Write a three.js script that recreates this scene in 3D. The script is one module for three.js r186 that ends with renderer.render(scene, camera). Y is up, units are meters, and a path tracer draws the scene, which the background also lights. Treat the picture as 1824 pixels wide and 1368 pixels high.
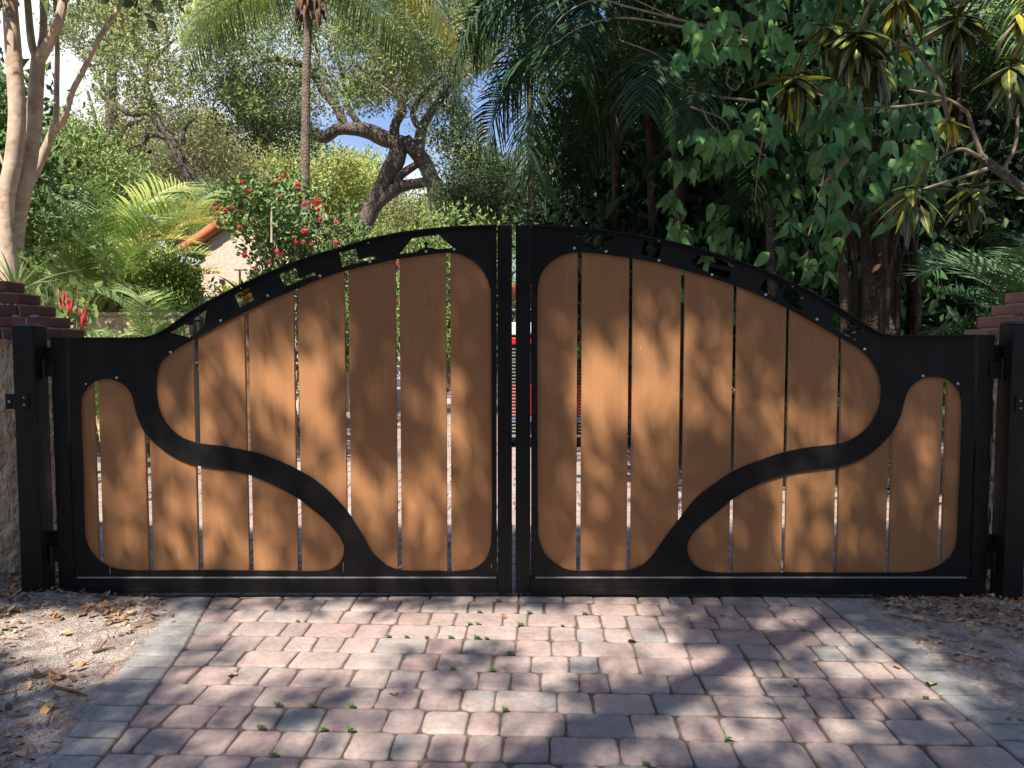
import * as THREE from 'three';
import { mergeGeometries } from 'three/addons/utils/BufferGeometryUtils.js';
import { ImprovedNoise } from 'three/addons/math/ImprovedNoise.js';
import { RoundedBoxGeometry } from 'three/addons/geometries/RoundedBoxGeometry.js';

// ---------------------------------------------------------------- camera, sky, sun, exposure
const scene = new THREE.Scene();
const F = 1290, CX = 912, CY = 684, EYE = new THREE.Vector3(0, 1.284, 3.6), PITCH = Math.atan(72 / F);
const camera = new THREE.PerspectiveCamera(2 * Math.atan(CY / F) * 180 / Math.PI, 4 / 3, 0.05, 600);
camera.position.copy(EYE);
camera.rotation.x = -PITCH;
const renderer = new THREE.WebGLRenderer({ antialias: true });
renderer.toneMapping = THREE.LinearToneMapping;
renderer.toneMappingExposure = 2.05;
renderer.shadowMap.enabled = true;
const SUN = new THREE.Vector3(-0.2, 0.82, 0.54).normalize();
const sun = new THREE.DirectionalLight(0xfff3e4, 5.0);
sun.position.copy(SUN).multiplyScalar(40);
sun.castShadow = true;
sun.shadow.mapSize.set(4096, 4096);
Object.assign(sun.shadow.camera, { left: -22, right: 22, top: 22, bottom: -22, near: 1, far: 120 });
scene.add(sun);

const noise = new ImprovedNoise();
const fbm = (x, y, z, o = 4) => { let s = 0, a = 0.5; for (let i = 0; i < o; i++) { s += a * noise.noise(x, y, z); x *= 2.03; y *= 2.03; z *= 2.03; a *= 0.5; } return s; };
const clamp = (x, a = 0, b = 1) => Math.min(b, Math.max(a, x));
const smooth = (a, b, x) => { const t = clamp((x - a) / (b - a)); return t * t * (3 - 2 * t); };
const lerp = (a, b, t) => a + (b - a) * t;
function rngOf(seed) { let a = seed >>> 0; return () => { a = (a + 0x6D2B79F5) | 0; let t = Math.imul(a ^ (a >>> 15), 1 | a); t = (t + Math.imul(t ^ (t >>> 7), 61 | t)) ^ t; return ((t ^ (t >>> 14)) >>> 0) / 4294967296; }; }

{ // the sky: blue with drifting white cloud
  const w = 1024, h = 512, d = new Float32Array(w * h * 4);
  for (let j = 0; j < h; j++) for (let i = 0; i < w; i++) {
    const el = ((j + 0.5) / h - 0.5) * Math.PI, az = ((i + 0.5) / w - 0.5) * 2 * Math.PI;
    const x = Math.cos(el) * Math.cos(az), y = Math.sin(el), z = Math.cos(el) * Math.sin(az), k = (j * w + i) * 4;
    const up = clamp(y), t = Math.pow(1 - up, 3);
    let c = [lerp(0.085, 0.31, t), lerp(0.18, 0.40, t), lerp(0.42, 0.56, t)];
    const cl = smooth(0.0, 0.34, fbm(x * 1.9 + 3.1, y * 3.6 + 1.7, z * 1.9 + 5.2, 5) + 0.07) * 0.88;
    c = c.map((v, n) => lerp(v, [0.72, 0.72, 0.72][n], cl));
    if (y < 0) c = [0.30, 0.31, 0.29];
    d[k] = c[0]; d[k + 1] = c[1]; d[k + 2] = c[2]; d[k + 3] = 1;
  }
  const t = new THREE.DataTexture(d, w, h, THREE.RGBAFormat, THREE.FloatType);
  t.mapping = THREE.EquirectangularReflectionMapping; t.magFilter = THREE.LinearFilter; t.needsUpdate = true;
  scene.background = t; scene.environment = t;
}

// ---------------------------------------------------------------- helpers
const V = (x, y, z) => new THREE.Vector3(x, y, z);
const ray = (px, py) => V((px - CX) / F, -(py - CY) / F, -1).applyAxisAngle(V(1, 0, 0), -PITCH);
const at = (px, py, z = 0) => { const d = ray(px, py); return EYE.clone().addScaledVector(d, (z - EYE.z) / d.z); };   // a place in the photograph at depth z
const A = (px, py, dist) => at(px, py, EYE.z - dist);
const G = (px, py, y = 0) => { const d = ray(px, py); return EYE.clone().addScaledVector(d, (y - EYE.y) / d.y); };    // ... on the ground
const toPx = (p) => { const q = p.clone().sub(EYE).applyAxisAngle(V(1, 0, 0), PITCH); return [CX - q.x / q.z * F, CY + q.y / q.z * F]; };
const lin = (x, pts) => { if (x <= pts[0][0]) return pts[0][1]; for (let i = 1; i < pts.length; i++) if (x <= pts[i][0]) { const [a, b] = pts[i - 1], [c, d] = pts[i]; return lerp(b, d, (x - a) / (c - a)); } return pts[pts.length - 1][1]; };

const used = {};
const numbered = (n) => { const k = used[n] = (used[n] ?? -1) + 1; return k ? `${n}_${String(k).padStart(3, '0')}` : n; };
const shade = (o) => { o.castShadow = true; o.receiveShadow = true; return o; };
function thing(name, label, category, pos, group) {
  const o = new THREE.Group(); o.name = numbered(name); o.position.copy(pos); o.userData = { label, category };
  if (group) o.userData.group = group;
  scene.add(o); return o;
}
function part(name, geo, mat, parent, world = true) {                 // world: the geometry is given in world metres
  if (world) { const p = V(0, 0, 0); for (let o = parent; o && o !== scene; o = o.parent) p.add(o.position); geo.translate(-p.x, -p.y, -p.z); }
  const m = shade(new THREE.Mesh(geo, mat)); m.name = name; parent.add(m); return m;
}
function copies(name, geo, mat, list, parent, colors) {                // many small pieces nobody could count
  const p = geo.attributes.position, n = p.count, ix = geo.index ? geo.index.array : Uint32Array.from({ length: n }, (_, i) => i), N = list.length, pos = new Float32Array(N * n * 3), col = new Float32Array(N * n * 3), idx = new Uint32Array(N * ix.length), v = new THREE.Vector3();
  list.forEach((q, i) => {
    for (let k = 0; k < n; k++) { v.fromBufferAttribute(p, k).applyMatrix4(q); const a = (i * n + k) * 3; pos[a] = v.x; pos[a + 1] = v.y; pos[a + 2] = v.z; const c = colors[i]; col[a] = c.r; col[a + 1] = c.g; col[a + 2] = c.b; }
    for (let k = 0; k < ix.length; k++) idx[i * ix.length + k] = ix[k] + i * n;
  });
  const g = new THREE.BufferGeometry(); g.setAttribute('position', new THREE.BufferAttribute(pos, 3)); g.setAttribute('color', new THREE.BufferAttribute(col, 3)); g.setIndex(new THREE.BufferAttribute(idx, 1));
  const m = shade(new THREE.Mesh(g, tinted(mat))); m.name = name; m.userData.kind = 'stuff'; parent.add(m); return m;
}
const box = (x0, x1, y0, y1, z0, z1, r = 0.002) => new RoundedBoxGeometry(x1 - x0, y1 - y0, z1 - z0, 1, Math.min(r, (x1 - x0) / 3, (y1 - y0) / 3, (z1 - z0) / 3)).translate((x0 + x1) / 2, (y0 + y1) / 2, (z0 + z1) / 2);
const strip = (g) => { const o = g.index ? g.toNonIndexed() : g; for (const k of Object.keys(o.attributes)) if (!['position', 'normal', 'uv'].includes(k)) o.deleteAttribute(k); return o; };
const merge = (list) => mergeGeometries(list.map(strip));
const rgb = (r, g, b) => new THREE.Color().setRGB(r, g, b);

// ---------------------------------------------------------------- textures and materials
function tex(w, h, f, srgb = false, rep = [1, 1]) {                     // f(u, v) -> [r, g, b] 0..1
  const d = new Uint8Array(w * h * 4);
  for (let j = 0; j < h; j++) for (let i = 0; i < w; i++) { const c = f(i / w, j / h, i, j), k = (j * w + i) * 4; for (let n = 0; n < 3; n++) d[k + n] = clamp(c[n]) * 255; d[k + 3] = 255; }
  const t = new THREE.DataTexture(d, w, h); t.wrapS = t.wrapT = THREE.RepeatWrapping; t.magFilter = THREE.LinearFilter; t.repeat.set(...rep);
  if (srgb) t.colorSpace = THREE.SRGBColorSpace; t.needsUpdate = true; return t;
}
const lattice = new Float32Array(4096), RL = rngOf(77); for (let i = 0; i < 4096; i++) lattice[i] = RL() * 2 * Math.PI;
function tileNoise(x, y, p, seed) {                                       // gradient noise that repeats after p cells
  const xi = Math.floor(x), yi = Math.floor(y), fx = x - xi, fy = y - yi, u = fx * fx * fx * (fx * (fx * 6 - 15) + 10), v = fy * fy * fy * (fy * (fy * 6 - 15) + 10);
  const g = (i, j) => { const a = lattice[((((xi + i) % p + p) % p) * 157 + (((yi + j) % p + p) % p) * 719 + seed * 331) & 4095]; return Math.cos(a) * (fx - i) + Math.sin(a) * (fy - j); };
  return 1.4 * lerp(lerp(g(0, 0), g(1, 0), u), lerp(g(0, 1), g(1, 1), u), v);
}
const tileFbm = (u, v, s, o = 4, seed = 0) => { let t = 0, a = 0.5, p = Math.max(1, Math.round(s)); for (let i = 0; i < o; i++) { t += a * tileNoise(u * p, v * p, p, seed + i * 7); p *= 2; a *= 0.5; } return t; };
const R0 = rngOf(11);
const hash2 = new Float32Array(65536).map(() => R0());
const speck = (i, j) => hash2[((i * 73 + j * 131) ^ (i * j)) & 65535];
const grey = (v) => [v, v, v];

const T = {};
{
  const streak = new Float32Array(512).map((_, i) => 0.5 + 0.5 * (R0() - 0.5));
  T.grain = tex(512, 512, (u, v, i, j) => {                             // fine upright grain of a composite board
    const s = fbm(u * 90, v * 3 + 7, 2, 3), m = fbm(u * 16, v * 1.2, 9, 3);
    const big = tileFbm(u, v, 2, 3, 40), g = 0.90 + 0.13 * s + 0.06 * m + 0.05 * (streak[i] - 0.5) + 0.10 * (speck(i, j) - 0.5) + 0.10 * big + (speck(i, (j >> 5) + 500) > 0.9965 ? 0.35 : 0);
    return [g, g * (0.99 + 0.05 * m), g * (0.97 + 0.08 * m)];
  }, false, [3, 1.2]);
  T.grainBump = tex(512, 512, (u, v, i, j) => grey(0.5 + 0.7 * fbm(u * 110, v * 3 + 7, 2, 3) + 0.2 * (streak[i] - 0.5)), false, [3, 1.2]);
  T.stone = tex(1024, 1024, (u, v, i, j) => {                           // cast concrete paver: speckle, blotches, wear
    const b = tileFbm(u, v, 7, 4, 3), f = tileFbm(u, v, 40, 3, 8), p = speck(i, j), q = speck(i >> 1, (j >> 1) + 99);
    let g = 0.80 + 0.34 * b + 0.22 * f + 0.20 * (p - 0.5); if (q > 0.985) g *= 0.62; if (q < 0.012) g *= 1.25;
    return [g, g * (1 - 0.05 * b), g * (1 - 0.08 * b)];
  }, false, [1.1, 1.1]);
  T.stoneBump = tex(1024, 1024, (u, v, i, j) => grey(0.5 + 0.5 * tileFbm(u, v, 48, 4, 5) + 0.28 * (speck(i, j) - 0.5) + 0.2 * (speck(i >> 1, j >> 1) - 0.5)), false, [1.1, 1.1]);
  T.soil = tex(1024, 1024, (u, v, i, j) => {
    const b = tileFbm(u, v, 9, 5, 1), f = tileFbm(u, v, 60, 3, 4), p = speck(i, j), q = speck(i >> 1, j >> 1), r = speck(i >> 2, (j >> 2) + 50);
    let g = 0.78 + 0.42 * b + 0.4 * f + 0.32 * (p - 0.5) + 0.2 * (q - 0.5); if (q > 0.97) g *= 0.5; if (r > 0.985) g *= 0.55; if (q < 0.02) g *= 1.3;
    const w = smooth(-0.1, 0.35, tileFbm(u, v, 14, 4, 12));
    return [g * lerp(1, 0.70, w), g * lerp(0.99, 0.60, w), g * lerp(0.98, 0.54, w)];
  }, false, [0.7, 0.7]);
  T.soilBump = tex(1024, 1024, (u, v, i, j) => grey(0.5 + 0.5 * tileFbm(u, v, 50, 4, 4) + 0.35 * (speck(i >> 1, j >> 1) - 0.5) + 0.3 * (speck(i >> 2, j >> 2) - 0.5)), false, [0.7, 0.7]);
  T.bark = tex(512, 512, (u, v, i, j) => { const r = Math.abs(tileFbm(u, v, 14, 4, 2)), b = tileFbm(u, v, 6, 4, 6); const g = 0.55 + 1.1 * r + 0.5 * b + 0.15 * (speck(i, j) - 0.5); return [g, g * 0.97, g * 0.94]; }, false, [1.2, 1.2]);
  T.barkBump = tex(512, 512, (u, v) => grey(clamp(0.2 + 2.4 * Math.abs(tileFbm(u, v, 14, 4, 2)))), false, [1.2, 1.2]);
  T.smoothBark = tex(512, 512, (u, v, i, j) => { const b = tileFbm(u, v, 5, 4, 9), f = tileFbm(u, v, 22, 3, 7), ring = fbm(v * 70, u * 3, 1, 2); const g = 0.86 + 0.45 * b + 0.24 * f + 0.05 * ring; const w = smooth(0.05, 0.3, tileFbm(u, v, 8, 4, 20)); return [g * lerp(1, 0.80, w), g * lerp(1, 0.74, w), g * lerp(1, 0.66, w)]; }, false, [0.9, 0.9]);
  T.mottle = tex(256, 256, (u, v, i, j) => { const g = 0.85 + 0.35 * tileFbm(u, v, 6, 4, 2) + 0.12 * (speck(i, j) - 0.5); return [g, g, g]; }, false, [3, 3]);
  T.dust = tex(512, 512, (u, v, i, j) => { const b = tileFbm(u, v, 6, 5, 14), q = speck(i >> 1, j >> 1); return grey(0.50 + 0.30 * b + (q > 0.992 ? 0.2 : 0) + 0.05 * speck(i, j)); }, false, [1.3, 1.3]);
  T.paint = tex(512, 512, (u, v, i, j) => { const b = smooth(-0.15, 0.4, tileFbm(u, v, 5, 5, 33)), q = speck(i >> 1, (j >> 1) + 7); const g = 0.75 + 0.55 * b + (q > 0.9975 ? 4 : 0); return [g * 0.15, g * 0.155, g * 0.155]; }, false, [1.1, 1.1]);
  T.trowel = tex(512, 512, (u, v) => { const a = tileFbm(u, v, 12, 4, 3); return grey(clamp(0.25 + 1.6 * smooth(-0.05, 0.12, a) * (0.4 + 0.5 * tileFbm(u, v, 20, 3, 8)))); }, false, [1.6, 1.6]);
}
const std = (o) => new THREE.MeshStandardMaterial(o);
const phys = (o) => new THREE.MeshPhysicalMaterial(o);
const M = {
  black: phys({ color: rgb(0.06, 0.061, 0.061), specularIntensity: 0.6, map: T.paint, roughness: 1.0, roughnessMap: T.dust, metalness: 0 }),
  blackFlat: std({ color: rgb(0.012, 0.0125, 0.0135), roughness: 0.5 }),
  chip: std({ color: rgb(0.55, 0.50, 0.42), roughness: 0.8 }),
  ledgeBright: std({ color: rgb(0.34, 0.34, 0.34), map: T.mottle, roughness: 0.6, metalness: 0 }),  // pale grey that stands in for the bright line on the rail ledge
  steel: std({ color: rgb(0.62, 0.62, 0.63), roughness: 0.28, metalness: 1 }),
  chrome: std({ color: rgb(0.8, 0.8, 0.82), roughness: 0.12, metalness: 1 }),
  paver: std({ color: rgb(0.95, 0.955, 1.0), vertexColors: true, map: T.stone, bumpMap: T.stoneBump, bumpScale: 0.0022, roughness: 0.92 }),
  soil: std({ color: rgb(0.47, 0.415, 0.37), map: T.soil, bumpMap: T.soilBump, bumpScale: 0.012, roughness: 1 }),
  sand: std({ color: rgb(0.15, 0.12, 0.095), map: T.soil, roughness: 1 }),
  oakBark: std({ color: rgb(0.235, 0.20, 0.17), map: T.bark, bumpMap: T.barkBump, bumpScale: 0.03, roughness: 0.95 }),
  tanBark: std({ color: rgb(0.56, 0.44, 0.33), map: T.smoothBark, bumpMap: T.smoothBark, bumpScale: 0.006, roughness: 0.85 }),
  palmBark: std({ color: rgb(0.24, 0.19, 0.15), map: T.bark, bumpMap: T.barkBump, bumpScale: 0.015, roughness: 0.95 }),
  rope: std({ color: rgb(0.13, 0.088, 0.058), map: T.bark, bumpMap: T.barkBump, bumpScale: 0.01, roughness: 1 }),
  twig: std({ color: rgb(0.27, 0.21, 0.15), map: T.smoothBark, roughness: 0.9 }),
  fibre: std({ color: rgb(0.20, 0.12, 0.075), map: T.bark, roughness: 1 }),
  stucco: std({ color: rgb(0.64, 0.49, 0.34), map: T.mottle, bumpMap: T.trowel, bumpScale: 0.012, roughness: 0.95 }),
  houseWall: std({ color: rgb(0.66, 0.54, 0.44), map: T.mottle, roughness: 0.95 }),
  mortar: std({ color: rgb(0.42, 0.36, 0.31), map: T.mottle, roughness: 1 }),
  brick: [[0.21, 0.085, 0.06], [0.165, 0.07, 0.052], [0.25, 0.105, 0.072]].map((c) => std({ color: rgb(...c), map: T.stone, bumpMap: T.stoneBump, bumpScale: 0.003, roughness: 0.95 })),
  brickPale: [[0.42, 0.20, 0.13], [0.34, 0.165, 0.115], [0.45, 0.25, 0.17]].map((c) => std({ color: rgb(...c), map: T.stone, bumpMap: T.stoneBump, bumpScale: 0.003, roughness: 0.95 })),
  tile: [[0.52, 0.13, 0.055], [0.46, 0.10, 0.045], [0.58, 0.17, 0.08]].map((c) => std({ color: rgb(...c), map: T.mottle, roughness: 0.85 })),
  darkWood: std({ color: rgb(0.07, 0.045, 0.03), map: T.bark, roughness: 0.85 }),
  board: [1, 0.96, 1.04].map((k) => std({ color: rgb(0.405 * k, 0.196 * k, 0.081 * k), map: T.grain, bumpMap: T.grainBump, bumpScale: 0.0005, roughness: 0.66 })),
};
const tintedOf = new Map(), tinted = (m) => { if (!tintedOf.has(m)) { const c = m.clone(); c.vertexColors = true; tintedOf.set(m, c); } return tintedOf.get(m); };
const leafMat = (r, g, b, o = {}) => phys({ color: rgb(r, g, b), roughness: 0.95, transmission: 0.42, thickness: 0, side: THREE.DoubleSide, ...o });
const glossLeaf = (r, g, b, rough = 0.42) => std({ color: rgb(r, g, b), roughness: rough, side: THREE.DoubleSide });
const white = leafMat(1, 1, 1), whiteMatt = std({ color: 0xffffff, roughness: 0.8, side: THREE.DoubleSide });
const whiteGloss = glossLeaf(1, 1, 1, 0.5);

// ---------------------------------------------------------------- ground and driveway
const poly = (pts) => pts.map(([x, y]) => { const p = G(x, y); return [p.z, p.x]; }).sort((a, b) => a[0] - b[0]);
const leftIn = poly([[382, 1056], [360, 1093], [331, 1148], [289, 1205], [235, 1280], [201, 1325], [163, 1368]]);
const leftOut = poly([[303, 1080], [265, 1134], [224, 1178], [170, 1243], [116, 1311], [68, 1368]]);
const ext = (pts) => (z) => {                                            // the measured edge, carried on straight past its ends
  const n = pts.length, [a, b] = z < pts[0][0] ? [pts[0], pts[2]] : [pts[n - 3], pts[n - 1]];
  if (z >= pts[0][0] && z <= pts[n - 1][0]) return lin(z, pts);
  const e = z < pts[0][0] ? pts[0] : pts[n - 1]; return e[1] + clamp((b[1] - a[1]) / (b[0] - a[0]), -0.35, 0.35) * (z - e[0]);
};
const LI = ext(leftIn), LO0 = ext(leftOut), LO = (z) => Math.min(LO0(z), LI(z) - 0.15), RI = (z) => 1.555 + 0.012 * z, RO = (z) => RI(z) + 0.17;
const backL = (z) => lin(z, [[-14, -7.5], [-9, -5.6], [-5, -3.9], [-2, -2.5], [-0.6, -1.75], [0, LO(0)]]), backR = (z) => lin(z, [[-26, -1.5], [-14, 1.2], [-5, 1.75], [0, RO(0)]]);
const edgeL = (z) => z >= 0 ? LO(z) : backL(z), edgeR = (z) => z >= 0 ? RO(z) : backR(z);
function groundY(x, z) {
  const d = Math.max(edgeL(z) - x, x - edgeR(z));                       // metres outside the paving
  if (d < -0.05 && z > -26) return -0.075;
  const rise = x < 0 ? 0.055 * smooth(0.05, 0.8, d) * smooth(1.6, 0.1, z) : 0.02 * smooth(0.1, 1, d);
  const bump = 0.022 * fbm(x * 2.1, 3, z * 2.1, 3) + 0.012 * fbm(x * 9, 1, z * 9, 3);
  return -0.006 + rise + bump * smooth(0, 0.3, d) + 0.006 * fbm(x * 14, 2, z * 14, 2);
}
{
  const axis = (lo, hi, step, far) => { const a = []; for (let x = lo; x <= hi + 1e-6; x += step) a.push(x); let s = step, l = lo, h = hi; while (h < far) { s *= 1.5; l -= s; h += s; a.unshift(l); a.push(h); } return a; };
  const xs = axis(-4.2, 4.2, 0.03, 300), zs = axis(-2.5, 3.0, 0.03, 300), pos = [], uv = [], idx = [];
  for (const z of zs) for (const x of xs) { pos.push(x, groundY(x, z), z); uv.push(x, z); }
  for (let j = 0; j < zs.length - 1; j++) for (let i = 0; i < xs.length - 1; i++) { const a = j * xs.length + i, b = a + 1, c = a + xs.length, d = c + 1; idx.push(a, c, b, b, c, d); }
  const g = new THREE.BufferGeometry(); g.setAttribute('position', new THREE.Float32BufferAttribute(pos, 3)); g.setAttribute('uv', new THREE.Float32BufferAttribute(uv, 2)); g.setIndex(idx); g.computeVertexNormals();
  const m = part('ground', g, M.soil, scene); m.userData.kind = 'structure';
}
const driveway = new THREE.Group(); driveway.name = 'driveway'; driveway.userData.kind = 'structure'; scene.add(driveway);
const Rp = rngOf(5); let snapJoint;
const TONES = [[0.43, 0.325, 0.285], [0.385, 0.28, 0.245], [0.46, 0.375, 0.325], [0.355, 0.29, 0.26], [0.345, 0.26, 0.235], [0.47, 0.385, 0.33], [0.325, 0.315, 0.29], [0.42, 0.345, 0.305], [0.40, 0.305, 0.265], [0.44, 0.345, 0.30]];
function paverGeo(quad, top, tones, jit = 0.006, r = 0.022) {            // quad: four [x, z] corners in order; rounded, bevelled, slightly domed
  const q = quad.map(([x, z]) => [x + (Rp() - 0.5) * jit, z + (Rp() - 0.5) * jit]), out = [];
  for (let i = 0; i < 4; i++) {
    const p = q[i], a = q[(i + 3) % 4], b = q[(i + 1) % 4], la = Math.hypot(a[0] - p[0], a[1] - p[1]), lb = Math.hypot(b[0] - p[0], b[1] - p[1]);
    const rr = Math.min(r * (0.7 + 0.7 * Rp()), la * 0.3, lb * 0.3), pa = [p[0] + (a[0] - p[0]) / la * rr, p[1] + (a[1] - p[1]) / la * rr], pb = [p[0] + (b[0] - p[0]) / lb * rr, p[1] + (b[1] - p[1]) / lb * rr];
    out.push(pa, [p[0] * 0.42 + (pa[0] + pb[0]) * 0.29, p[1] * 0.42 + (pa[1] + pb[1]) * 0.29], pb, [(pb[0] + b[0]) / 2 + (Rp() - 0.5) * jit * 0.7, (pb[1] + b[1]) / 2 + (Rp() - 0.5) * jit * 0.7]);
  }
  const n = out.length, cx = out.reduce((s, p) => s + p[0], 0) / n, cz = out.reduce((s, p) => s + p[1], 0) / n, pos = [], uv = [], col = [], idx = [];
  const tilt = [(Rp() - 0.5) * 0.012, (Rp() - 0.5) * 0.012], dy = (Rp() - 0.5) * 0.004, uo = [Rp() * 3, Rp() * 3];
  const c1 = tones[Math.floor(Rp() * tones.length)], c2 = tones[Math.floor(Rp() * tones.length)], ang = Rp() * 6.28, sharp = 0.06 + 0.2 * Rp();
  const put = (x, z, y, k) => {
    pos.push(x, y + (y > top - 0.03 ? tilt[0] * (x - cx) + tilt[1] * (z - cz) + dy : 0), z); uv.push(x + uo[0], z + uo[1]);
    const t = smooth(-sharp, sharp, (x - cx) * Math.cos(ang) + (z - cz) * Math.sin(ang)); for (let i = 0; i < 3; i++) col.push(lerp(c1[i], c2[i], t) * k);
  };
  const ring = (s, y, k) => out.forEach(([x, z]) => { const dx = x - cx, dz = z - cz, l = Math.hypot(dx, dz); put(cx + dx * (1 - s / l), cz + dz * (1 - s / l), y, k); });
  ring(0, -0.06, 0.8); ring(0, top - 0.009, 0.82); ring(0.0035, top - 0.003, 0.95); ring(0.014, top, 1); put(cx, cz, top + 0.0015, 1);
  for (let k = 0; k < 3; k++) for (let i = 0; i < n; i++) { const a = k * n + i, b = k * n + (i + 1) % n, c = a + n, d = b + n; idx.push(a, c, b, b, c, d); }
  for (let i = 0; i < n; i++) idx.push(3 * n + i, 4 * n, 3 * n + (i + 1) % n);
  const g = new THREE.BufferGeometry(); g.setAttribute('position', new THREE.Float32BufferAttribute(pos, 3)); g.setAttribute('uv', new THREE.Float32BufferAttribute(uv, 2)); g.setAttribute('color', new THREE.Float32BufferAttribute(col, 3)); g.setIndex(idx); g.computeVertexNormals();
  return g;
}
{
  const al = 2.4 * Math.PI / 180, U = [Math.cos(al), Math.sin(al)], W = [-Math.sin(al), Math.cos(al)], S = 0.154, GAP = 0.005;
  const rear = [], border = [0.33, 0.32, 0.295], bt = [border, [0.305, 0.305, 0.285], [0.36, 0.345, 0.315], [0.295, 0.29, 0.275]];
  const uAt = (edge, v) => { let u = 0; for (let k = 0; k < 6; k++) { const z = u * U[1] + v * W[1]; u = (edge(z) - v * W[0]) / U[0]; } return u; };   // where a course meets an edge
  const P = (u, v) => [u * U[0] + v * W[0], u * U[1] + v * W[1]];
  const v0 = 0.052;
  snapJoint = (p) => { const u = p.x * U[0] + p.z * U[1], v = v0 + Math.round((p.x * W[0] + p.z * W[1] - v0) / S) * S, [x, z] = P(u, v); return V(x, 0, z); };
  for (let row = -72; row < 14; row++) {
    const va = v0 + row * S + GAP / 2, vb = v0 + (row + 1) * S - GAP / 2, front = row >= -1 && row <= 9;
    const [el, er] = row >= -1 ? [LI, RI] : [backL, backR];
    const la = uAt(el, va) + 0.006, lb = uAt(el, vb) + 0.006, ra = uAt(er, va) - 0.006, rb = uAt(er, vb) - 0.006;
    const cuts = []; let u = Math.max(la, lb) + 0.05 + Rp() * 0.12; const end = Math.min(ra, rb) - 0.06;
    while (u < end) { cuts.push(u); const k = Rp(); u += k < 0.34 ? 0.118 : k < 0.70 ? 0.150 : 0.222; u += (Rp() - 0.5) * 0.014; }
    for (let i = 0; i <= cuts.length; i++) {
      const a0 = i ? cuts[i - 1] + GAP / 2 : la, b0 = i ? cuts[i - 1] + GAP / 2 : lb, a1 = i < cuts.length ? cuts[i] - GAP / 2 : ra, b1 = i < cuts.length ? cuts[i] - GAP / 2 : rb;
      const g = paverGeo([P(a0, va), P(a1, va), P(b1, vb), P(b0, vb)], 0, TONES, front ? 0.009 : 0.006, front ? 0.020 : 0.012);
      if (front) part('paver', g, M.paver, driveway); else rear.push(g);
    }
  }
  for (const side of [-1, 1]) for (let k = -1; k < 24; k++) {            // the grey edging laid crosswise
    const va = 0.01 + k * 0.103 + 0.002, vb = va + 0.099, [inn, out] = side < 0 ? [LI, LO] : [RI, RO];
    const q = [P(uAt(inn, va) + side * 0.003, va), P(uAt(out, va), va), P(uAt(out, vb), vb), P(uAt(inn, vb) + side * 0.003, vb)];
    const g = paverGeo(side < 0 ? q.reverse() : q, -0.002, bt, 0.003, 0.008);
    if (k < 15) part('edging_paver', g, M.paver, driveway); else rear.push(g);
  }
  const far = mergeGeometries(rear), m = part('far_pavers', far, M.paver, driveway); m.userData.kind = 'stuff';
  // sand that fills the joints
  const sh = [], id = []; let n = 0;
  for (let z = -12; z <= 2.61; z += 0.1, n++) { sh.push(edgeL(z) + 0.012, -0.0085, z, edgeR(z) - 0.012, -0.0085, z); if (n) { const a = (n - 1) * 2; id.push(a, a + 2, a + 1, a + 1, a + 2, a + 3); } }
  const g = new THREE.BufferGeometry(); g.setAttribute('position', new THREE.Float32BufferAttribute(sh, 3)); g.setAttribute('uv', new THREE.Float32BufferAttribute(sh.filter((_, i) => i % 3 !== 1), 2)); g.setIndex(id); g.computeVertexNormals();
  part('joint_sand', g, M.sand, driveway);
  const fp = [], fi = []; n = 0;                                         // the drive farther off, where the stones run together
  for (let z = -30; z <= -11; z += 0.5, n++) { fp.push(backL(Math.max(z, -26)), -0.004, z, backR(z), -0.004, z); if (n) { const a = (n - 1) * 2; fi.push(a, a + 2, a + 1, a + 1, a + 2, a + 3); } }
  const fg = new THREE.BufferGeometry(); fg.setAttribute('position', new THREE.Float32BufferAttribute(fp, 3)); fg.setAttribute('uv', new THREE.Float32BufferAttribute(fp.filter((_, i) => i % 3 !== 1), 2)); fg.setIndex(fi); fg.computeVertexNormals();
  part('far_paving', fg, std({ color: rgb(0.45, 0.38, 0.36), map: T.stone, roughness: 0.95 }), driveway);
}

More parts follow.
